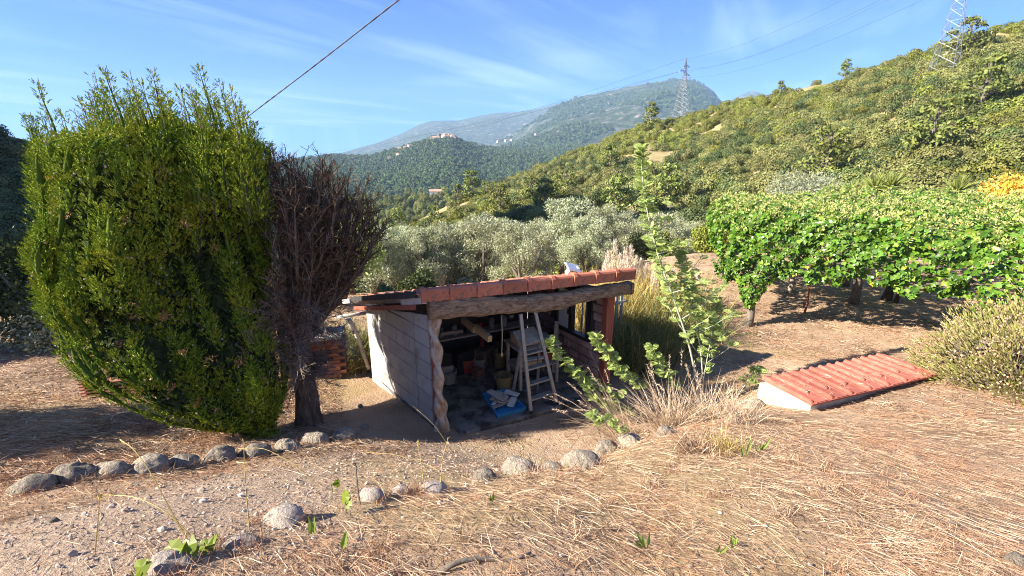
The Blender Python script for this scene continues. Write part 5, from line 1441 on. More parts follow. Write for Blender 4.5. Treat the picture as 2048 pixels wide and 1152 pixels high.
pick = set(vis)
keep = np.array([i for i in range(len(Lp)) if i not in pick])
X, Y = ivy_frame(Ln)
V = Lp[:, None] + (X[:, None] * IV[None, :, 0:1] + Y[:, None] * (IV[None, :, 1:2] - .4) + Ln[:, None] * IV[None, :, 2:3]) * size[:, None, None]
mb = MB(); VV = V[keep]; mb.add(VV.reshape(-1, 3), ((np.arange(len(keep)) * 9)[:, None, None] + IFc[None]).reshape(-1, 3))
tag(mb.build('ivy_foliage', MAT['ivy'], perg), kind='stuff')
LM = MB().add(IV - np.array([0, .4, 0]), IFc).mesh('ivy_leaf', MAT['ivy'])
MAT['ivy_single'] = leafy('ivy_leaf_green', [(.09, .185, .016), (.13, .24, .02)], trans=.28, rough=.38, spec=.5, objvar=.45)
LM.materials[0] = MAT['ivy_single']
for i in vis:
    Mr = Matrix((tuple(X[i]), tuple(Y[i]), tuple(Ln[i]))).transposed()
    place('leaf', LM, perg, Lp[i] + Ln[i] * .02, Mr, (float(size[i]),) * 3)
fl_ = MB(); tp_ = np.where(Lk == 1)[0]; nF = 5200
idx = rngi.choice(tp_, nF); d = unit(rngi.normal(0, .5, (nF, 3)) + np.array([0, 0, 1.0]))
for q in range(5):
    fl_.cards(Lp[idx] + d * .03, unit(d + rngi.normal(0, .55, (nF, 3))), rnd_dirs(nF, rngi), rngi.uniform(.05, .10, nF), rngi.uniform(.02, .035, nF), .8)
fr_i = rngi.choice(front[Lp[front, 2] > 2.3], 900); d = unit(rngi.normal(0, .5, (900, 3)) + np.array([-.3, -.4, 1.0]))
for q in range(4): fl_.cards(Lp[fr_i], unit(d + rngi.normal(0, .5, (900, 3))), rnd_dirs(900, rngi), .07, .025, .8)
tag(fl_.build('ivy_flower_heads', MAT['ivy_pale'], perg), kind='stuff')
def ptrunk(x, y, h, r, nm='trunk', mat='bark_grey', lean=0):
    g_ = tz1(x, y); MB().tube([(x, y, g_ - .1), (x + .04, y, g_ + .25), (x - .02 + lean * .5, y, g_ + h * .55), (x + lean, y, g_ + h)], [r * 1.35, r, r * .92, r * .85], 9).build(nm, MAT[mat], perg, smooth=True)
ptrunk(5.45, 9.78, 1.7, .085)
c_ = G(1705, 606); ptrunk(c_[0], c_[1], 2.4, .11)
c_ = G(1772, 600); ptrunk(c_[0], c_[1], 2.4, .10, mat='bark', lean=.15)
c_ = G(1790, 606); ptrunk(c_[0], c_[1], 2.4, .05, mat='bark')
c_ = G(1577, 586); ptrunk(c_[0], c_[1], 2.3, .07, 'post', 'grey_plank')
c_ = G(1690, 572); ptrunk(c_[0], c_[1], 2.3, .09, 'post', 'bark_grey')
c_ = G(1608, 626); ptrunk(c_[0], c_[1], 2.2, .022, 'rod', 'red_wood')
ptrunk(12.2, 7.6, 2.4, .09); ptrunk(14.5, 12.5, 2.4, .09)

# ================================================================== TILED CISTERN COVER
cv = [at_z(1628, 806, .66), at_z(1880, 746, .66), at_z(1800, 705, .66), at_z(1514, 764, .66)]                    # front left, front right, back right, back left
cover = thing('cistern_cover', 'low concrete cistern cover topped with red terracotta tiles', 'cistern', np.array([cv[0][0], cv[0][1], tz1(cv[0][0], cv[0][1])]))
cv[2] = cv[1] + (cv[3] - cv[0])
ex = unit(cv[1] - cv[0]); ey = unit(cv[3] - cv[0]); lx = float(np.linalg.norm(cv[1] - cv[0])); ly = float(np.linalg.norm(cv[3] - cv[0]))
mb = MB(); V = []
for z_ in (-.30, -.008):
    for p_, (a_, b_) in zip(cv, ((.02, .02), (-.02, .02), (-.02, -.02), (.02, -.02))): V.append(p_ + ex * a_ + ey * (b_ + (.03 if z_ > -.1 and b_ > 0 else 0)) + UP * z_)
mb.add(np.array(V), [(3, 2, 1, 0), (4, 5, 6, 7), (0, 1, 5, 4), (1, 2, 6, 5), (2, 3, 7, 6), (3, 0, 4, 7)])
mb.build('concrete_base', MAT['concrete_pale'], cover)
def slab_tile(w, l):
    mb = MB(); mb.box((0, 0, .011), (w * .985, l, .022))
    def roll(x, y0, y1, r, h):
        n = 9; V = []; F = []
        ys = [y0, y0 + .03, (y0 + y1) / 2, y1]; ss = [.25, 1, 1, 1]
        for yy, s_ in zip(ys, ss):
            for j in range(n):
                th = math.pi * j / (n - 1); V.append((x + r * math.cos(th) * (.6 + .4 * s_), yy, .0215 + h * math.sin(th) * s_))
        for i in range(3):
            for j in range(n - 1): F.append((i * n + j, (i + 1) * n + j, (i + 1) * n + j + 1, i * n + j + 1))
        F.append(tuple(range(n))); F.append(tuple(3 * n + j for j in range(n - 1, -1, -1)))
        mb.add(np.array(V), F)
    roll(-w * .40, -l * .47, l * .5, w * .10, .038); roll(w * .10, -l * .20, l * .5, w * .105, .040)
    mb.box((w * .06, -l * .475, .026), (w * .62, .022, .012)); mb.box((-w * .22, 0, .025), (.012, l * .9, .008)); mb.box((w * .36, 0, .025), (.012, l * .9, .008))
    return mb.mesh('cover_tile', MAT['tile_slab'])
NT = 7
ST = slab_tile(lx / NT, ly * 1.06)
ez = unit(np.cross(ex, ey)); ey2 = np.cross(ez, ex)
Ms_ = Matrix((tuple(ex), tuple(ey2), tuple(ez))).transposed()
for k in range(NT):
    q = cv[0] + ex * lx * (k + .5) / NT + ey * (ly * .5 - .015) + UP * random.uniform(0, .006)
    place('cover_tile', ST, cover, q, Ms_)

db_ = MB(); n = 260; fa, fb_ = RNG.uniform(.02, .98, n), RNG.uniform(.04, .9, n)
Pd = cv[0] + ex * (lx * fa)[:, None] + ey * (ly * fb_)[:, None] + UP * .062
db_.blades(Pd, unit(np.stack([RNG.normal(0, 1, n), RNG.normal(0, 1, n), RNG.uniform(-.15, .1, n)], -1)), RNG.uniform(.03, .14, n), RNG.uniform(.003, .006, n), .15, 2)
tag(db_.build('straw_on_cover', MAT['pale_straw']), kind='stuff')
# ================================================================== SHRUB ON THE BANK (grey-green, dry flower stalks)
sb = onground(8.0, 5.85)
san = thing('bank_shrub', 'mounded yellow green shrub with dry flower stalks beside the tiled cover', 'shrub', sb)
rngs = np.random.default_rng(61)
n = 26000
a_ = rngs.uniform(0, 6.28, n); e_ = np.arcsin(rngs.uniform(0.0, 1, n)); dS = np.stack([np.cos(e_) * np.cos(a_), np.cos(e_) * np.sin(a_), np.sin(e_)], -1)
lump = 1 + .10 * np.sin(a_ * 5 + 3 * e_) + .08 * np.sin(a_ * 11 - e_ * 7) + .05 * np.sin(a_ * 23 + e_ * 17)
rad = np.array([1.75, 1.25, 1.35])
Ps = sb + dS * rad * (lump * rngs.uniform(.80, 1.0, n))[:, None] + np.array([0, 0, -.12])
mb = MB()
mb.cards(Ps, unit(dS + np.array([-.15, 0, .55]) + rngs.normal(0, .35, (n, 3))), unit(dS + rngs.normal(0, .7, (n, 3))), rngs.uniform(.05, .12, n), rngs.uniform(.012, .022, n), .5)
tag(mb.build('foliage', MAT['santolina'], san), kind='stuff')
mb = MB(); n2 = 5000; i2 = rngs.integers(0, n, n2)
mb.cards(sb + (Ps[i2] - sb) * .78, unit(dS[i2] + rngs.normal(0, .6, (n2, 3))), rnd_dirs(n2, rngs), .14, .05)
tag(mb.build('inner_twigs', MAT['bark_grey'], san), kind='stuff')
st = MB(); i3 = rngs.integers(0, n, 1500); i3 = i3[(dS[i3, 2] > .12)]
D3 = unit(dS[i3] + np.array([-.25, -.05, .5]) + rngs.normal(0, .22, (len(i3), 3))); L3 = rngs.uniform(.10, .24, (len(i3), 1))
st.twigs(Ps[i3], Ps[i3] + D3 * L3, .0035, .0028); blobs(st, Ps[i3] + D3 * L3, np.full(len(i3), .012), np.full(len(i3), .014), .15)
tag(st.build('flower_stalks', MAT['dry_head'], san), kind='stuff')

# ================================================================== MIMOSA SAPLING AND DRY TUSSOCKS ON THE BANK
rngm = np.random.default_rng(71)
def frond_cards(mb, base, d, L, rng):                  # one feathery frond
    d = unit(d); n_ = unit(rng.normal(0, .8, 3) + np.array([-.2, -.5, .7])); s_ = unit(np.cross(d, n_))
    k = 16; f = np.linspace(.10, 1, k)
    mid = base + d * L * f[:, None] - UP * (.22 * L * f ** 2)[:, None]
    w = L * .34 * np.sin(np.pi * (.16 + .80 * f)) ** .8
    for sg in (-1, 1):
        dd = unit(s_ * sg + d * .55 + rng.normal(0, .06, (k, 3)))
        mb.cards(mid, dd, np.tile(n_, (k, 1)) + rng.normal(0, .15, (k, 3)), w, L * .062, .5)
    mb.twigs(mid[:-1], mid[1:], .0022, .0016)
def mimosa(label, pts, dens, L, rad, seed, side=6):
    rng = np.random.default_rng(seed); P_ = np.array(pts)
    t_ = thing('mimosa_sapling', label, 'sapling', P_[0])
    tt = np.linspace(0, 1, len(P_)); t2 = np.linspace(0, 1, 24)
    path = np.stack([np.interp(t2, tt, P_[:, k]) for k in range(3)], -1); path[1:-1] = (path[:-2] + path[1:-1] * 2 + path[2:]) / 4
    st_ = MB(); st_.tube(path, np.linspace(rad, .004, 24), 6); fr = MB()
    for k in range(dens):
        f = rng.uniform(.30, 1) if k > dens * .12 else rng.uniform(.92, 1)
        i_ = min(int(f * 23), 22); b_ = path[i_] + (path[i_ + 1] - path[i_]) * (f * 23 - i_)
        a_ = rng.uniform(0, 6.28); ax = unit(path[i_ + 1] - path[i_])
        d = unit(np.array([math.cos(a_), math.sin(a_), 0]) * .9 + ax * (.45 + .6 * max(0, f - .8) * 3))
        frond_cards(fr, b_, d, L * rng.uniform(.7, 1.15) * (1 - .35 * max(0, f - .75) * 3), rng)
    for k in range(side):
        f = rng.uniform(.25, .6); b_ = path[int(f * 23)]; a_ = rng.uniform(0, 6.28)
        e_ = b_ + np.array([math.cos(a_), math.sin(a_) * .6, rng.uniform(.5, 1.1)]) * rng.uniform(.35, .6)
        st_.tube([b_, b_ * .5 + e_ * .5 + np.array([0, 0, -.03]), e_], [rad * .5, rad * .35, .003], 5)
        for q in range(14):
            g = rng.uniform(.3, 1); aa = rng.uniform(0, 6.28); frond_cards(fr, b_ * (1 - g) + e_ * g, np.array([math.cos(aa), math.sin(aa), .4]), L * rng.uniform(.7, 1.1), rng)
    st_.build('stem', MAT['mimosa_stem'], t_, smooth=True)
    tag(fr.build('fronds', MAT['mimosa'], t_), kind='stuff')
mb0 = G(1402, 812)
def pm(u, v_, dy=0): return at_y(u, v_, mb0[1] + dy)
mimosa('tall feathery mimosa sapling rising far above the dry bank', [mb0 - UP * .05, pm(1382, 700), pm(1345, 590), pm(1318, 520), pm(1295, 430), pm(1284, 350), pm(1283, 295)], 230, .17, .017, 81, 7)
mimosa('second feathery mimosa stem close beside the tall one', [mb0 + np.array([.10, .1, -.05]), pm(1402, 700, .1), pm(1384, 610, .1), pm(1372, 540, .1), pm(1362, 505, .1)], 130, .16, .012, 82, 6)
mimosa('mimosa shoot reaching sideways in front of the step ladder', [mb0 + np.array([-.25, .0, -.05]), pm(1270, 800, -.2), pm(1170, 760, -.35), pm(1120, 715, -.4), pm(1098, 682, -.4)], 130, .16, .009, 83, 0)
mimosa('mimosa shoot in front of the red corner post', [mb0 + np.array([-.15, .05, -.05]), pm(1300, 790, -.1), pm(1240, 740, -.3), pm(1205, 700, -.35), pm(1190, 672, -.35)], 120, .16, .009, 84, 0)
mimosa('short leafy mimosa shoot between the dry stalks', [mb0 + np.array([-.05, .1, -.05]), pm(1350, 770, -.1), pm(1315, 725, -.2), pm(1302, 695, -.2)], 80, .16, .008, 85, 0)
mimosa('small mimosa shoot beside the tiled cover', [G(1470, 800), pm(1490, 770, .3), pm(1505, 745, .4), pm(1520, 738, .4)], 50, .15, .007, 86, 0)
mimosa('low mimosa shoot spilling over the bank stones', [G(1260, 872), at_y(1235, 858, 4.3), at_y(1205, 838, 4.35), at_y(1185, 828, 4.4)], 40, .14, .006, 87, 0)
mimosa('leafy mimosa shoot low in front of the shed threshold', [mb0 + np.array([-.3, .05, -.05]), pm(1290, 830, -.2), pm(1230, 815, -.35), pm(1185, 790, -.4), pm(1170, 770, -.4)], 80, .15, .007, 88, 0)
mimosa('mimosa shoot rising beside the tall grass clump', [mb0 + np.array([.05, .15, -.05]), pm(1410, 740, .2), pm(1425, 660, .25), pm(1432, 600, .3)], 90, .16, .008, 89, 2)
# dry stalk tussocks
def tussock(u, v_, label, n, L, spread, seed, mat='straw', heads=True, lean=(-.3, 0, 0), w=.005):
    rng = np.random.default_rng(seed); q = G(u, v_); t_ = thing('grass_tussock', label, 'grass', q)
    d = unit(np.stack([rng.normal(lean[0], spread, n), rng.normal(lean[1], spread * .7, n), np.ones(n)], -1)); Ls = rng.uniform(.45, 1, n) * L
    P_ = q + np.stack([rng.normal(0, .10, n), rng.normal(0, .08, n), np.full(n, -.03)], -1)
    dr_ = rng.uniform(.02, .4, n); mb = MB(); mb.blades(P_, d, Ls, w * rng.uniform(.6, 1.3, n), dr_, 4); mat = 'pale_straw' if seed in (91, 92, 93, 94) else mat
    tag(mb.build('stalks', MAT[mat], t_), kind='stuff')
    if heads:
        hd = MB()
        for k in np.argsort(-Ls)[:14]:
            m_ = 44; f = rng.uniform(.78, 1.0, (m_, 1)); pos_ = P_[k] + d[k] * Ls[k] * f - UP * Ls[k] * dr_[k] * f * f
            dirn = unit(d[k] - UP * 2 * dr_[k]); hd.cards(pos_, unit(dirn + rng.normal(0, .35, (m_, 3)) - np.array([0, 0, .35])), rnd_dirs(m_, rng), rng.uniform(.02, .045, m_), .006)
        tag(hd.build('seed_heads', MAT['pale_straw'], t_), kind='stuff')
tussock(1345, 862, 'big tussock of bleached dry stalks on the bank', 460, 1.05, .62, 91, w=.006)
tussock(1255, 880, 'tussock of arching dry stalks with drooping seed heads', 130, 1.35, .5, 92, lean=(-.7, .1, 0), w=.006)
tussock(1420, 845, 'dry stalks bristling beside the mimosa stems', 300, .85, .6, 93, lean=(.1, 0, 0), w=.006)
tussock(1480, 850, 'twiggy dry weeds in front of the tiled cover', 160, .65, .5, 94, heads=False)
tussock(1395, 905, 'rusty tuft of dead grass on the bank edge', 360, .32, .55, 95, heads=False)
tussock(1460, 905, 'upright straw coloured tuft on the bank edge', 260, .30, .35, 96, 'gold', False)
# pampas grass and tall grass right of the shed
def big_grass(q, label, n, L, spread, mat, seed, name='tall_grass', rad=.25, droop=.5, w=.012):
    rng = np.random.default_rng(seed); t_ = thing(name, label, 'grass', q)
    d = unit(np.stack([rng.normal(0, spread, n), rng.normal(0, spread, n), np.ones(n)], -1)); mb = MB()
    mb.blades(q + np.stack([rng.normal(0, rad, n), rng.normal(0, rad, n), np.full(n, -.05)], -1), d, rng.uniform(.5, 1, n) * L, w * rng.uniform(.5, 1.2, n), rng.uniform(.1, droop, n), 4)
    tag(mb.build('blades', MAT[mat], t_), kind='stuff'); return t_
big_grass(onground(2.45, 8.2), 'dense green clump of tall grass beside the shed wall', 2600, 1.45, .38, 'green_grass', 101, rad=.36)
big_grass(onground(3.3, 9.2), 'golden green clump of tall grass behind the mimosa', 2400, 1.75, .34, 'green_grass', 102, rad=.45)
big_grass(onground(2.4, 9.8), 'golden dry clump of tall grass behind the shed', 2600, 1.95, .28, 'gold', 103, rad=.5, droop=.3)
big_grass(onground(3.7, 10.8), 'golden dry grass clump under the pampas plumes', 2000, 1.8, .3, 'gold', 104, rad=.5, droop=.3)
big_grass(onground(-3.25, 8.6), 'green grass clump by the leaning downpipe', 1500, 1.25, .5, 'green_grass', 105, rad=.25)
big_grass(onground(-3.0, 8.2), 'straw coloured grass clump at the foot of the downpipe', 700, .7, .5, 'gold', 106, rad=.2)
pq = onground(2.7, 10.6)
pam = thing('pampas_grass', 'pampas grass with pale feathery plumes behind the shed', 'pampas grass', pq)
rngp = np.random.default_rng(111)
for k, (u, v0, v1, yy) in enumerate(((1230, 482, 552, 10.6), (1216, 505, 556, 10.4), (1250, 497, 556, 10.9), (1262, 493, 548, 10.7), (1240, 510, 560, 10.3), (1272, 515, 570, 10.5), (1282, 520, 570, 10.9), (1256, 520, 575, 10.2), (1292, 530, 590, 10.4), (1310, 530, 598, 9.9), (1332, 538, 600, 10.2), (1345, 540, 600, 10.8), (1320, 535, 590, 10.7), (1210, 525, 562, 10.8), (1395, 540, 590, 10.8))):
    tp0, bt = at_y(u, v0, yy), at_y(u + rngp.uniform(-4, 4), v1, yy); n = 420
    f = rngp.uniform(0, 1, n); ax = tp0 * f[:, None] + bt * (1 - f)[:, None]; w_ = .085 * np.sin(np.pi * np.clip(f * .9 + .08, 0, 1)) ** .8
    a_ = rngp.uniform(0, 6.28, n); out_ = np.stack([np.cos(a_), np.sin(a_), np.zeros(n)], -1)
    mb = MB(); mb.cards(ax + out_ * (w_ * rngp.uniform(.2, 1, n))[:, None], unit(out_ * .35 + np.array([.1, 0, 1.0]) + rngp.normal(0, .15, (n, 3))), unit(out_ + rngp.normal(0, .6, (n, 3))), rngp.uniform(.05, .11, n), rngp.uniform(.01, .018, n))
    mb.build('plume', MAT['plume'], pam)
    MB().tube([pq + np.array([rngp.uniform(-.15, .3), 0, 0]), (pq + bt) / 2 + UP * .1, bt, tp0], [.008, .007, .006, .003], 5).build('stem', MAT['gold'], pam)

# ================================================================== BOULDERS
def boulder_mesh(seed, flat=.62, knob=.16):
    rng = np.random.default_rng(seed); nu, nv = 22, 14; V = []; F = []
    ph0 = rng.uniform(0, 6.28, 9); dirs = unit(rng.normal(0, 1, (9, 3)))
    for i in range(nv + 1):
        th = math.pi * i / nv
        for j in range(nu):
            d = np.array([math.sin(th) * math.cos(2 * math.pi * j / nu), math.sin(th) * math.sin(2 * math.pi * j / nu), math.cos(th)])
            r_ = 1 + sum(knob / (1 + k * .45) * math.sin((1.4 + k * .9) * float(d @ dirs[k]) * 2 + ph0[k]) for k in range(9)) * .5
            V.append(d * r_ * np.array([1, .78, flat]))
    for i in range(nv):
        for j in range(nu): F.append((i * nu + j, (i + 1) * nu + j, (i + 1) * nu + (j + 1) % nu, i * nu + (j + 1) % nu))
    return MB().add(np.array(V), F).mesh('boulder', MAT['boulder'], True)
MAT['boulder_pale'] = solid('pale_boulder_stone', [(.22, .185, .155), (.33, .28, .24), (.42, .365, .315)], 5.5, .95, .8, .03, dirt=((.26, .22, .19), 9, .56), objvar=.1)
BM = [boulder_mesh(200 + k, .58 + .05 * (k % 3), .15 + .05 * (k % 2)) for k in range(6)]
GR1, GR2, GR3 = 'boulders edging the path', 'boulders on the bank edge', 'stones half buried in dry grass'
BOULD = [(50, 985, 76, 'mottled grey boulder ending the row that edges the path', GR1), (130, 968, 84, 'long dark flecked boulder in the row edging the path', GR1), (206, 957, 72, 'squat grey boulder in the row edging the path', GR1), (286, 949, 84, 'largest long grey boulder in the row edging the path', GR1), (357, 938, 62, 'smooth tan boulder in the row edging the path', GR1),
         (430, 924, 58, 'pale sunlit boulder in the row below the cypress', GR1), (502, 914, 60, 'rounded cream boulder under the cypress foliage', GR1), (567, 902, 50, 'low brown shaded boulder between cypress and dead tree', GR1), (627, 889, 54, 'shaded boulder at the foot of the dead trunk', GR1), (685, 880, 56, 'round shaded boulder ending the row toward the shed', GR1),
         (1165, 938, 84, 'cracked two-part boulder on the bank edge', GR2), (1212, 910, 62, 'rounded boulder on the bank edge below the tussock', GR2), (1268, 890, 60, 'boulder half under the arching dry stalks', GR2), (1335, 872, 46, 'small boulder under the big dry tussock', GR2), (1040, 950, 76, 'broad boulder on the bank facing the shed threshold', GR2), (968, 962, 56, 'flat boulder on the bank facing the blue tray', GR2), (1105, 945, 46, 'small boulder wedged in the bank edge row', GR2),
         (556, 1052, 88, 'smooth pale pinkish stone in the dry grass heap', GR3), (470, 1100, 76, 'stone draped with dead grass beside the path', GR3), (325, 1150, 96, 'wide pale stone beside the path under vine leaves', GR3), (738, 1002, 58, 'grey stone behind the upright twig', GR3), (800, 990, 44, 'small brown stone beside the gravel path', GR3), (862, 990, 62, 'low grey stone in the grass by the gravel path', GR3), (1512, 816, 44, 'broken stone block beside the tiled cover', GR2)]
BM2 = [m_.copy() for m_ in BM]
for m_ in BM2: m_.materials[0] = MAT['boulder_pale']
BPOS = []
for i, (u, v_, w, lab, grp) in enumerate(BOULD):
    q = G(u, v_); dep = q[1] * _c - (q[2] - CZ) * _s
    r_ = w / FPX * dep / 2
    o = place('boulder', (BM2 if grp == GR3 else BM)[i % 6], None, q + np.array([0, r_ * .35, r_ * (.0 if grp == GR1 else -.10 if grp == GR2 else -.16)]), (random.uniform(-.15, .15), random.uniform(-.15, .15), random.choice([-1, 1]) * random.uniform(-.35, .35) + (.35 if grp == GR1 else 0)), (r_, r_, r_ * random.uniform(.9, 1.1)))
    tag(o, lab, 'boulder', grp); BPOS.append((q[0], q[1], r_))
# a few pale stones lying about
for i, (u, v_, w, lab) in enumerate(((348, 882, 18, 'pale pebble on the slope under the cypress'), (105, 1046, 22, 'grey pebble on the path, alone'), (1835, 918, 16, 'tan pebble in the straw below the tiled cover'), (2030, 1128, 46, 'white angular stone lying in the straw'), (1905, 1050, 18, 'small white stone in the straw of the slope'), (730, 855, 18, 'pale pebble in the shade beside the shed'), (770, 905, 14, 'light pebble at the shade edge by the shed'), (720, 815, 16, 'pale pebble in front of the concrete wall'))):
    q = G(u, v_); dep = q[1] * _c - (q[2] - CZ) * _s; r_ = w / FPX * dep / 2
    o = place('loose_stone', BM[(i + 2) % 6], None, q + UP * r_ * .25, (random.uniform(-.4, .4), random.uniform(-.4, .4), random.uniform(0, 6)), (r_, r_, r_))
    tag(o, lab, 'stone', 'loose stones')

# ================================================================== BRICKWORK BEHIND THE DEAD TREE, TILE STACK, CABLE
bq = onground(-3.62, 7.6); oven = thing('brick_barbecue', 'old red brick barbecue half hidden behind the dead tree', 'barbecue', bq)
Mo = rotz(.25); bm_ = MB().bbox((0, 0, 0), (.21, .10, .062), .005).mesh('brick', MAT['brick'])
for c in range(11):
    for x in range(4):
        for y in range(2):
            if 4 <= c <= 7 and x in (1, 2) and y == 0: continue
            p_ = bq + Mo @ np.array([(x - 1.5) * .218 + (.1 if c % 2 else 0), y * .30 - .1, .04 + c * .07])
            place('brick', bm_, oven, p_, (0, 0, .25))
MB().bbox(bq + UP * .83, (1.05, .55, .06), .01, Mo).build('top_slab', MAT['concrete'], oven)
MB().bbox(bq + Mo @ np.array([.05, .05, .36]), (.95, .24, .70), .01, Mo).build('fill', MAT['render_shaded'], oven)
MB().bbox(bq + UP * 1.28 + Mo @ np.array([-.25, .08, 0]), (.34, .34, .85), .02, Mo).build('chimney', MAT['brick'], oven)
tq = G(215, 805); stack = thing('tile_stack', 'low stack of red roof tiles on the shaded slope under the cypress', 'tile stack', tq)
for k in range(5):
    for j in range(3):
        MB().bbox(tq + np.array([-.35 + .33 * j, .25 + .05 * j, .04 + .05 * k]), (.31, .24, .022), .004, rotz(.25)).build('tile', MAT['brick'], stack)
cA, cB = at_d(497, 232, 9.5), at_d(800, -2, 6.6)
dcb = (cB - cA)
cp = [cA - dcb * 1.1 - UP * .25, cA - dcb * .4 - UP * .06, cA, cA + dcb * .5 - UP * .012, cB, cB + dcb * .8 + UP * .1, cB + dcb * 2.2 + UP * .6]
tt = np.linspace(0, 1, 60); kk = np.linspace(0, 1, 7); path = np.stack([np.interp(tt, kk, [p_[i] for p_ in cp]) for i in range(3)], -1)
for _ in range(3): path[1:-1] = (path[:-2] + 2 * path[1:-1] + path[2:]) / 4
mb = MB(); off = np.stack([np.cos(tt * 160), np.zeros(60), np.sin(tt * 160)], -1) * .006
mb.tube(path + off, .0085, 6); mb.tube(path - off, .0085, 6)
tag(mb.build('overhead_cable', MAT['cable'], smooth=True), 'dark twisted overhead cable sloping down behind the cypress', 'cable')
po = path[0]; pole = thing('utility_pole', 'wooden pole behind the cypress carrying the overhead cable', 'pole', (po[0], po[1], tz1(po[0], po[1])))
MB().tube([(po[0], po[1] + .1, tz1(po[0], po[1]) - .3), (po[0], po[1] + .1, po[2] + .06)], [.11, .09], 12).build('post', MAT['grey_plank'], pole, smooth=True)
MB().beam(po + np.array([0, .0, .01]), po + np.array([0, .14, .01]), .06, .06).build('bracket', MAT['galv'], pole)

# ================================================================== DRY STRAW, TUFTS, GRAVEL, FOREGROUND PLANTS
rngq = np.random.default_rng(131)
def in_shed(x, y):
    d = np.stack([x, y], -1) - A3[:2]; a_ = d @ FD[:2]; b_ = d @ np.array([-FD[1], FD[0]])
    return (a_ > -1.2) & (a_ < 3.1) & (b_ > -.32) & (b_ < 3.0)
def path_mask(x, y):                                    # 1 on the bare gravel path
    d = np.abs(.80 * x - .60 * y + 3.1 + .35 * fbm(x, y, 1.1, 2, 2)); return np.clip((1.15 - d) / .55, 0, 1) * (y < 5.4)
def straw(n, x0, x1, y0, y1, Lr, Wr, up, seed, bias=None, dens=.15):
    rng = np.random.default_rng(seed); x = rng.uniform(x0, x1, n); y = rng.uniform(y0, y1, n)
    k = rng.uniform(0, 1, n); pm_ = path_mask(x, y)
    th = np.clip(.55 + .75 * fbm(x, y, 2.1, 3, 5), dens, 1) * (1 - .86 * pm_)
    m_ = (k < th) & ~in_shed(x, y)
    x, y = x[m_], y[m_]; n = len(x); a_ = rng.uniform(0, 6.28, n)
    if bias is not None:
        sel_ = rng.uniform(0, 1, n) < .38; a_ = np.where(sel_, bias + rng.normal(0, .4, n), a_)
    z_ = tz(x, y); e = .12
    zx = (tz(x + e, y) - z_) / e; zy = (tz(x, y + e) - z_) / e
    dx_, dy_ = np.cos(a_), np.sin(a_); slope = zx * dx_ + zy * dy_
    d = np.stack([dx_, dy_, slope + np.abs(rng.normal(up, up, n))], -1)
    mb = MB(); mb.blades(np.stack([x, y, z_ + rng.uniform(.0, .025, n)], -1), d, rng.uniform(*Lr, n), rng.uniform(*Wr, n), rng.uniform(.0, .18, n), 2)
    return mb
tag(straw(170000, -4.2, 5.4, .9, 4.6, (.03, .16), (.0014, .0034), .10, 141, R(150), .3).build('dry_straw', MAT['straw']), kind='stuff')
tag(straw(60000, -7, 9, 4.3, 9.5, (.06, .24), (.004, .008), .12, 142).build('dry_grass', MAT['straw']), kind='stuff')
tag(straw(42000, -14, 16, 9, 19, (.10, .32), (.008, .016), .2, 143).build('mown_grass', MAT['straw']), kind='stuff')
tag(straw(9000, -1.8, 3.6, .9, 3.6, (.10, .36), (.0016, .0034), .14, 144, R(150), .35).build('long_straw', MAT['pale_straw']), kind='stuff')
tag(straw(70000, -10, -1.9, 3.0, 10, (.05, .22), (.004, .009), .14, 145, None, .35).build('slope_straw', MAT['straw']), kind='stuff')
# standing tufts of dead grass along the bank
tf = MB()
for k in range(260):
    x = rngq.uniform(-1.9, 3.2); y = rngq.uniform(1.3, 4.1)
    if k < 110: bx_, by_, br_ = BPOS[k % len(BPOS)]; a_ = rngq.uniform(0, 6.28); x, y = bx_ + br_ * 1.05 * math.cos(a_), by_ + br_ * (.3 + .9 * math.sin(a_))
    elif path_mask(np.array([x]), np.array([y]))[0] > .25 or (x < 0 and y > 2.4): continue
    n = 46; q = np.array([x, y, tz1(x, y)])
    d = unit(np.stack([rngq.normal(.1, .6, n), rngq.normal(0, .6, n), np.ones(n)], -1)); tf.blades(q + rngq.normal(0, .03, (n, 3)) * np.array([1, 1, .1]), d, rngq.uniform(.05, .16, n), .003, rngq.uniform(.1, .7, n), 3)
tag(tf.build('dead_grass_tufts', MAT['straw']), kind='stuff')
# litter under the trees and by the boulders: dark twigs and leaves
lt_ = MB(); n = 9000; x = rngq.uniform(-4.5, -.9, n); y = rngq.uniform(3.8, 8.2, n); m_ = ~in_shed(x, y); x, y = x[m_], y[m_]; n = len(x)
lt_.blades(np.stack([x, y, tz(x, y) + .006], -1), unit(np.stack([rngq.normal(0, 1, n), rngq.normal(0, 1, n), rngq.uniform(0, .3, n)], -1)), rngq.uniform(.03, .14, n), rngq.uniform(.003, .007, n), .1, 2)
tag(lt_.build('leaf_litter', MAT['grey_twig']), kind='stuff')
gv = MB(); n = 9000; x = rngq.uniform(-4.5, 2, n); y = rngq.uniform(1.2, 5.9, n); pm_ = path_mask(x, y); m_ = (rngq.uniform(0, 1, n) < np.maximum(pm_, .06)) & ~in_shed(x, y); x, y = x[m_], y[m_]
sz = rngq.uniform(.003, .011, len(x)) * (1 + 1.5 * (rngq.uniform(0, 1, len(x)) > .96)); blobs(gv, np.stack([x, y, tz(x, y) + sz * .25], -1), sz, sz * .7, .3)
MAT['gravel'] = leafy('gravel_stones', [(.22, .17, .13), (.37, .29, .23), (.5, .42, .35)], trans=0, rough=.9)
tag(gv.build('gravel', MAT['gravel']), kind='stuff')
gv = MB(); n = 420; x = rngq.uniform(-1, 6, n); y = rngq.uniform(1.3, 6, n); m_ = ~in_shed(x, y); x, y = x[m_], y[m_]
sz = rngq.uniform(.004, .013, len(x)); blobs(gv, np.stack([x, y, tz(x, y) + .01], -1), sz, sz * .45, .45)
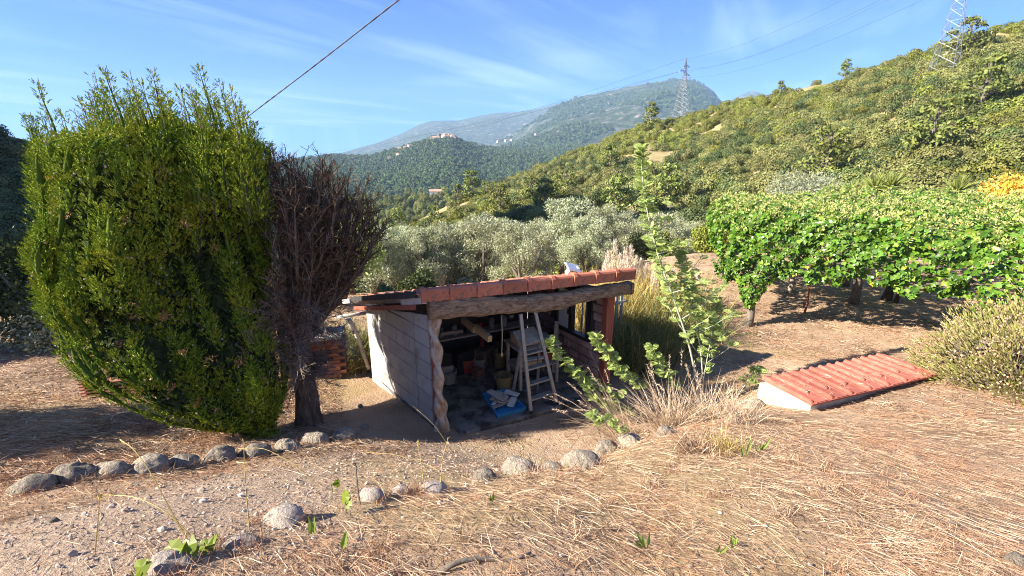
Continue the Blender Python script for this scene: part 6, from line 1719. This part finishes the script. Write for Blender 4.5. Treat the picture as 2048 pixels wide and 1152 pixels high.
tag(gv.build('white_chips', MAT['gravel']), kind='stuff')
# long pale stalks that stand in front
STALK = [((382, 1091), (340, 1020), (300, 940), (264, 893), (240, 880)), ((395, 1085), (330, 1020), (270, 992), (210, 990)), ((500, 1065), (492, 985), (487, 880)), ((640, 975), (590, 930), (530, 895), (480, 897)), ((900, 960), (860, 930), (790, 908), (735, 905)), ((930, 955), (905, 905), (870, 850), (826, 812)),
         ((190, 1110), (196, 1040), (200, 990)), ((720, 1010), (714, 970), (711, 932)), ((1190, 930), (1160, 900), (1140, 875)), ((850, 990), (842, 920), (835, 885)), ((880, 985), (885, 915), (895, 880))]
for k, pts in enumerate(STALK):
    b_ = G(*pts[0]); yy = b_[1]; P_ = np.array([b_] + [at_y(u, v_, yy + .04 * j) for j, (u, v_) in enumerate(pts[1:], 1)])
    t2 = np.linspace(0, 1, 14); tt = np.linspace(0, 1, len(P_)); path = np.stack([np.interp(t2, tt, P_[:, i]) for i in range(3)], -1)
    path[1:-1] = (path[:-2] + 2 * path[1:-1] + path[2:]) / 4; path[1:-1] = (path[:-2] + 2 * path[1:-1] + path[2:]) / 4
    mb = MB(); mb.tube(path, np.linspace(.0035, .0015, 14), 4)
    if k == 7: mb = MB(); mb.tube(path, .006, 5)
    m_ = 10; f = rngq.uniform(.0, 1, (m_, 1)); mb.cards(path[-3] * (1 - f) + path[-1] * f, unit(path[-1] - path[-3] + rngq.normal(0, .01, (m_, 3))), rnd_dirs(m_, rngq), .03, .006)
    o = mb.build('dry_stalk', MAT['gold'] if k != 7 else MAT['bark_grey'])
    tag(o, 'short brown twig standing upright in the gravel' if k == 7 else 'single long pale grass stalk standing by the gravel path', 'stalk', None if k == 7 else 'stalks by the path')
# iris shoots
def iris(u, v_, n, L, label, seed):
    rng = np.random.default_rng(seed); q = G(u, v_); t_ = thing('iris_shoot', label, 'iris', q, 'iris shoots in the straw')
    for k in range(n):
        d = unit(np.array([[rng.normal(0, .35), rng.normal(0, .2), 1.0]])); mb = MB(); mb.cards(q[None] + rng.normal(0, .008, (1, 3)), d, np.array([[.2, -1, .1]]) + rng.normal(0, .2, (1, 3)), L * rng.uniform(.7, 1.1), .024, .4, .15); mb.build('leaf', MAT['iris'], t_)
for k, (u, v_, n, L, lab) in enumerate(((626, 1072, 4, .13, 'green iris shoot beside the pale pinkish stone'), (1290, 1098, 4, .11, 'green iris shoot in the open straw'), (1490, 918, 3, .20, 'pale green iris leaf on the bank edge'), (1522, 905, 4, .16, 'white and green iris leaves on the bank edge'), (685, 1100, 3, .14, 'bleached iris leaf in the grass heap'), (1465, 1095, 3, .09, 'tiny iris shoot with pale tip in the straw'), (985, 1005, 3, .09, 'small iris shoot below the bank boulders'), (1435, 1112, 2, .08, 'tiny single green shoot in the straw'), (880, 985, 2, .12, 'narrow iris leaf beside the low grey stone'))):
    iris(u, v_, n, L, lab, 150 + k)
# vine leaves
VLF = np.array([(0, 0, 0), (-.30, -.12, .02), (-.55, .12, -.03), (-.40, .42, .03), (-.30, .78, -.04), (0, .62, .02), (.05, 1.0, -.06), (.30, .72, -.02), (.55, .45, .03), (.50, .05, -.03), (.28, -.14, .02), (0, .35, .05)])
VFF = [(11, k, k + 1) for k in range(10)] + [(11, 10, 0)]
for k, (u, v_, lab, n) in enumerate(((662, 968, 'yellow green vine leaves above the rusty grass heap', 3), (690, 1004, 'small yellow green vine leaf behind the upright twig', 2), (408, 1085, 'large yellowish vine leaf on a runner beside the path', 2), (345, 1108, 'dark green vine leaves trailing beside the path stone', 4), (262, 1142, 'small vine leaf near the bottom stone', 2), (380, 1100, 'cluster of vine leaves on the runner by the path', 3))):
    q = G(u, v_ + 22); t_ = thing('vine_shoot', lab, 'vine', q, 'vine shoots by the path')
    tipb = at_y(u, v_, q[1])
    MB().tube([q - UP * .02, (q + tipb) / 2 + np.array([.01, 0, 0]), tipb], .003, 5).build('stem', MAT['vine'], t_)
    for j in range(n):
        s_ = random.uniform(.04, .065) if j else .075
        X_ = unit(np.array([random.uniform(-1, 1), random.uniform(-.6, .6), random.uniform(-.5, .5)])); N_ = unit(np.array([random.uniform(-.6, .3), -.7, random.uniform(.3, 1)])); Y_ = unit(np.cross(N_, X_)); Z_ = np.cross(X_, Y_)
        MB().add(tipb + np.array([random.uniform(-.05, .05) * (j > 0), random.uniform(-.02, .03), random.uniform(-.03, .01)]) + (VLF @ np.stack([X_, Y_, Z_])) * s_, VFF).build('leaf', MAT['vine'], t_)
# fallen branch
fb0, fb1 = G(880, 1150), G(1062, 1108); tt = np.linspace(0, 1, 9)[:, None]
mb = MB(); mb.tube(fb0 * (1 - tt) + fb1 * tt + np.stack([np.zeros(9), .02 * np.sin(np.linspace(0, 5, 9)), .02 + .012 * np.sin(np.linspace(0, 7, 9))], -1), np.linspace(.013, .006, 9), 7)
tag(mb.build('fallen_branch', MAT['bark_grey'], smooth=True), 'grey fallen branch lying in the straw', 'branch')
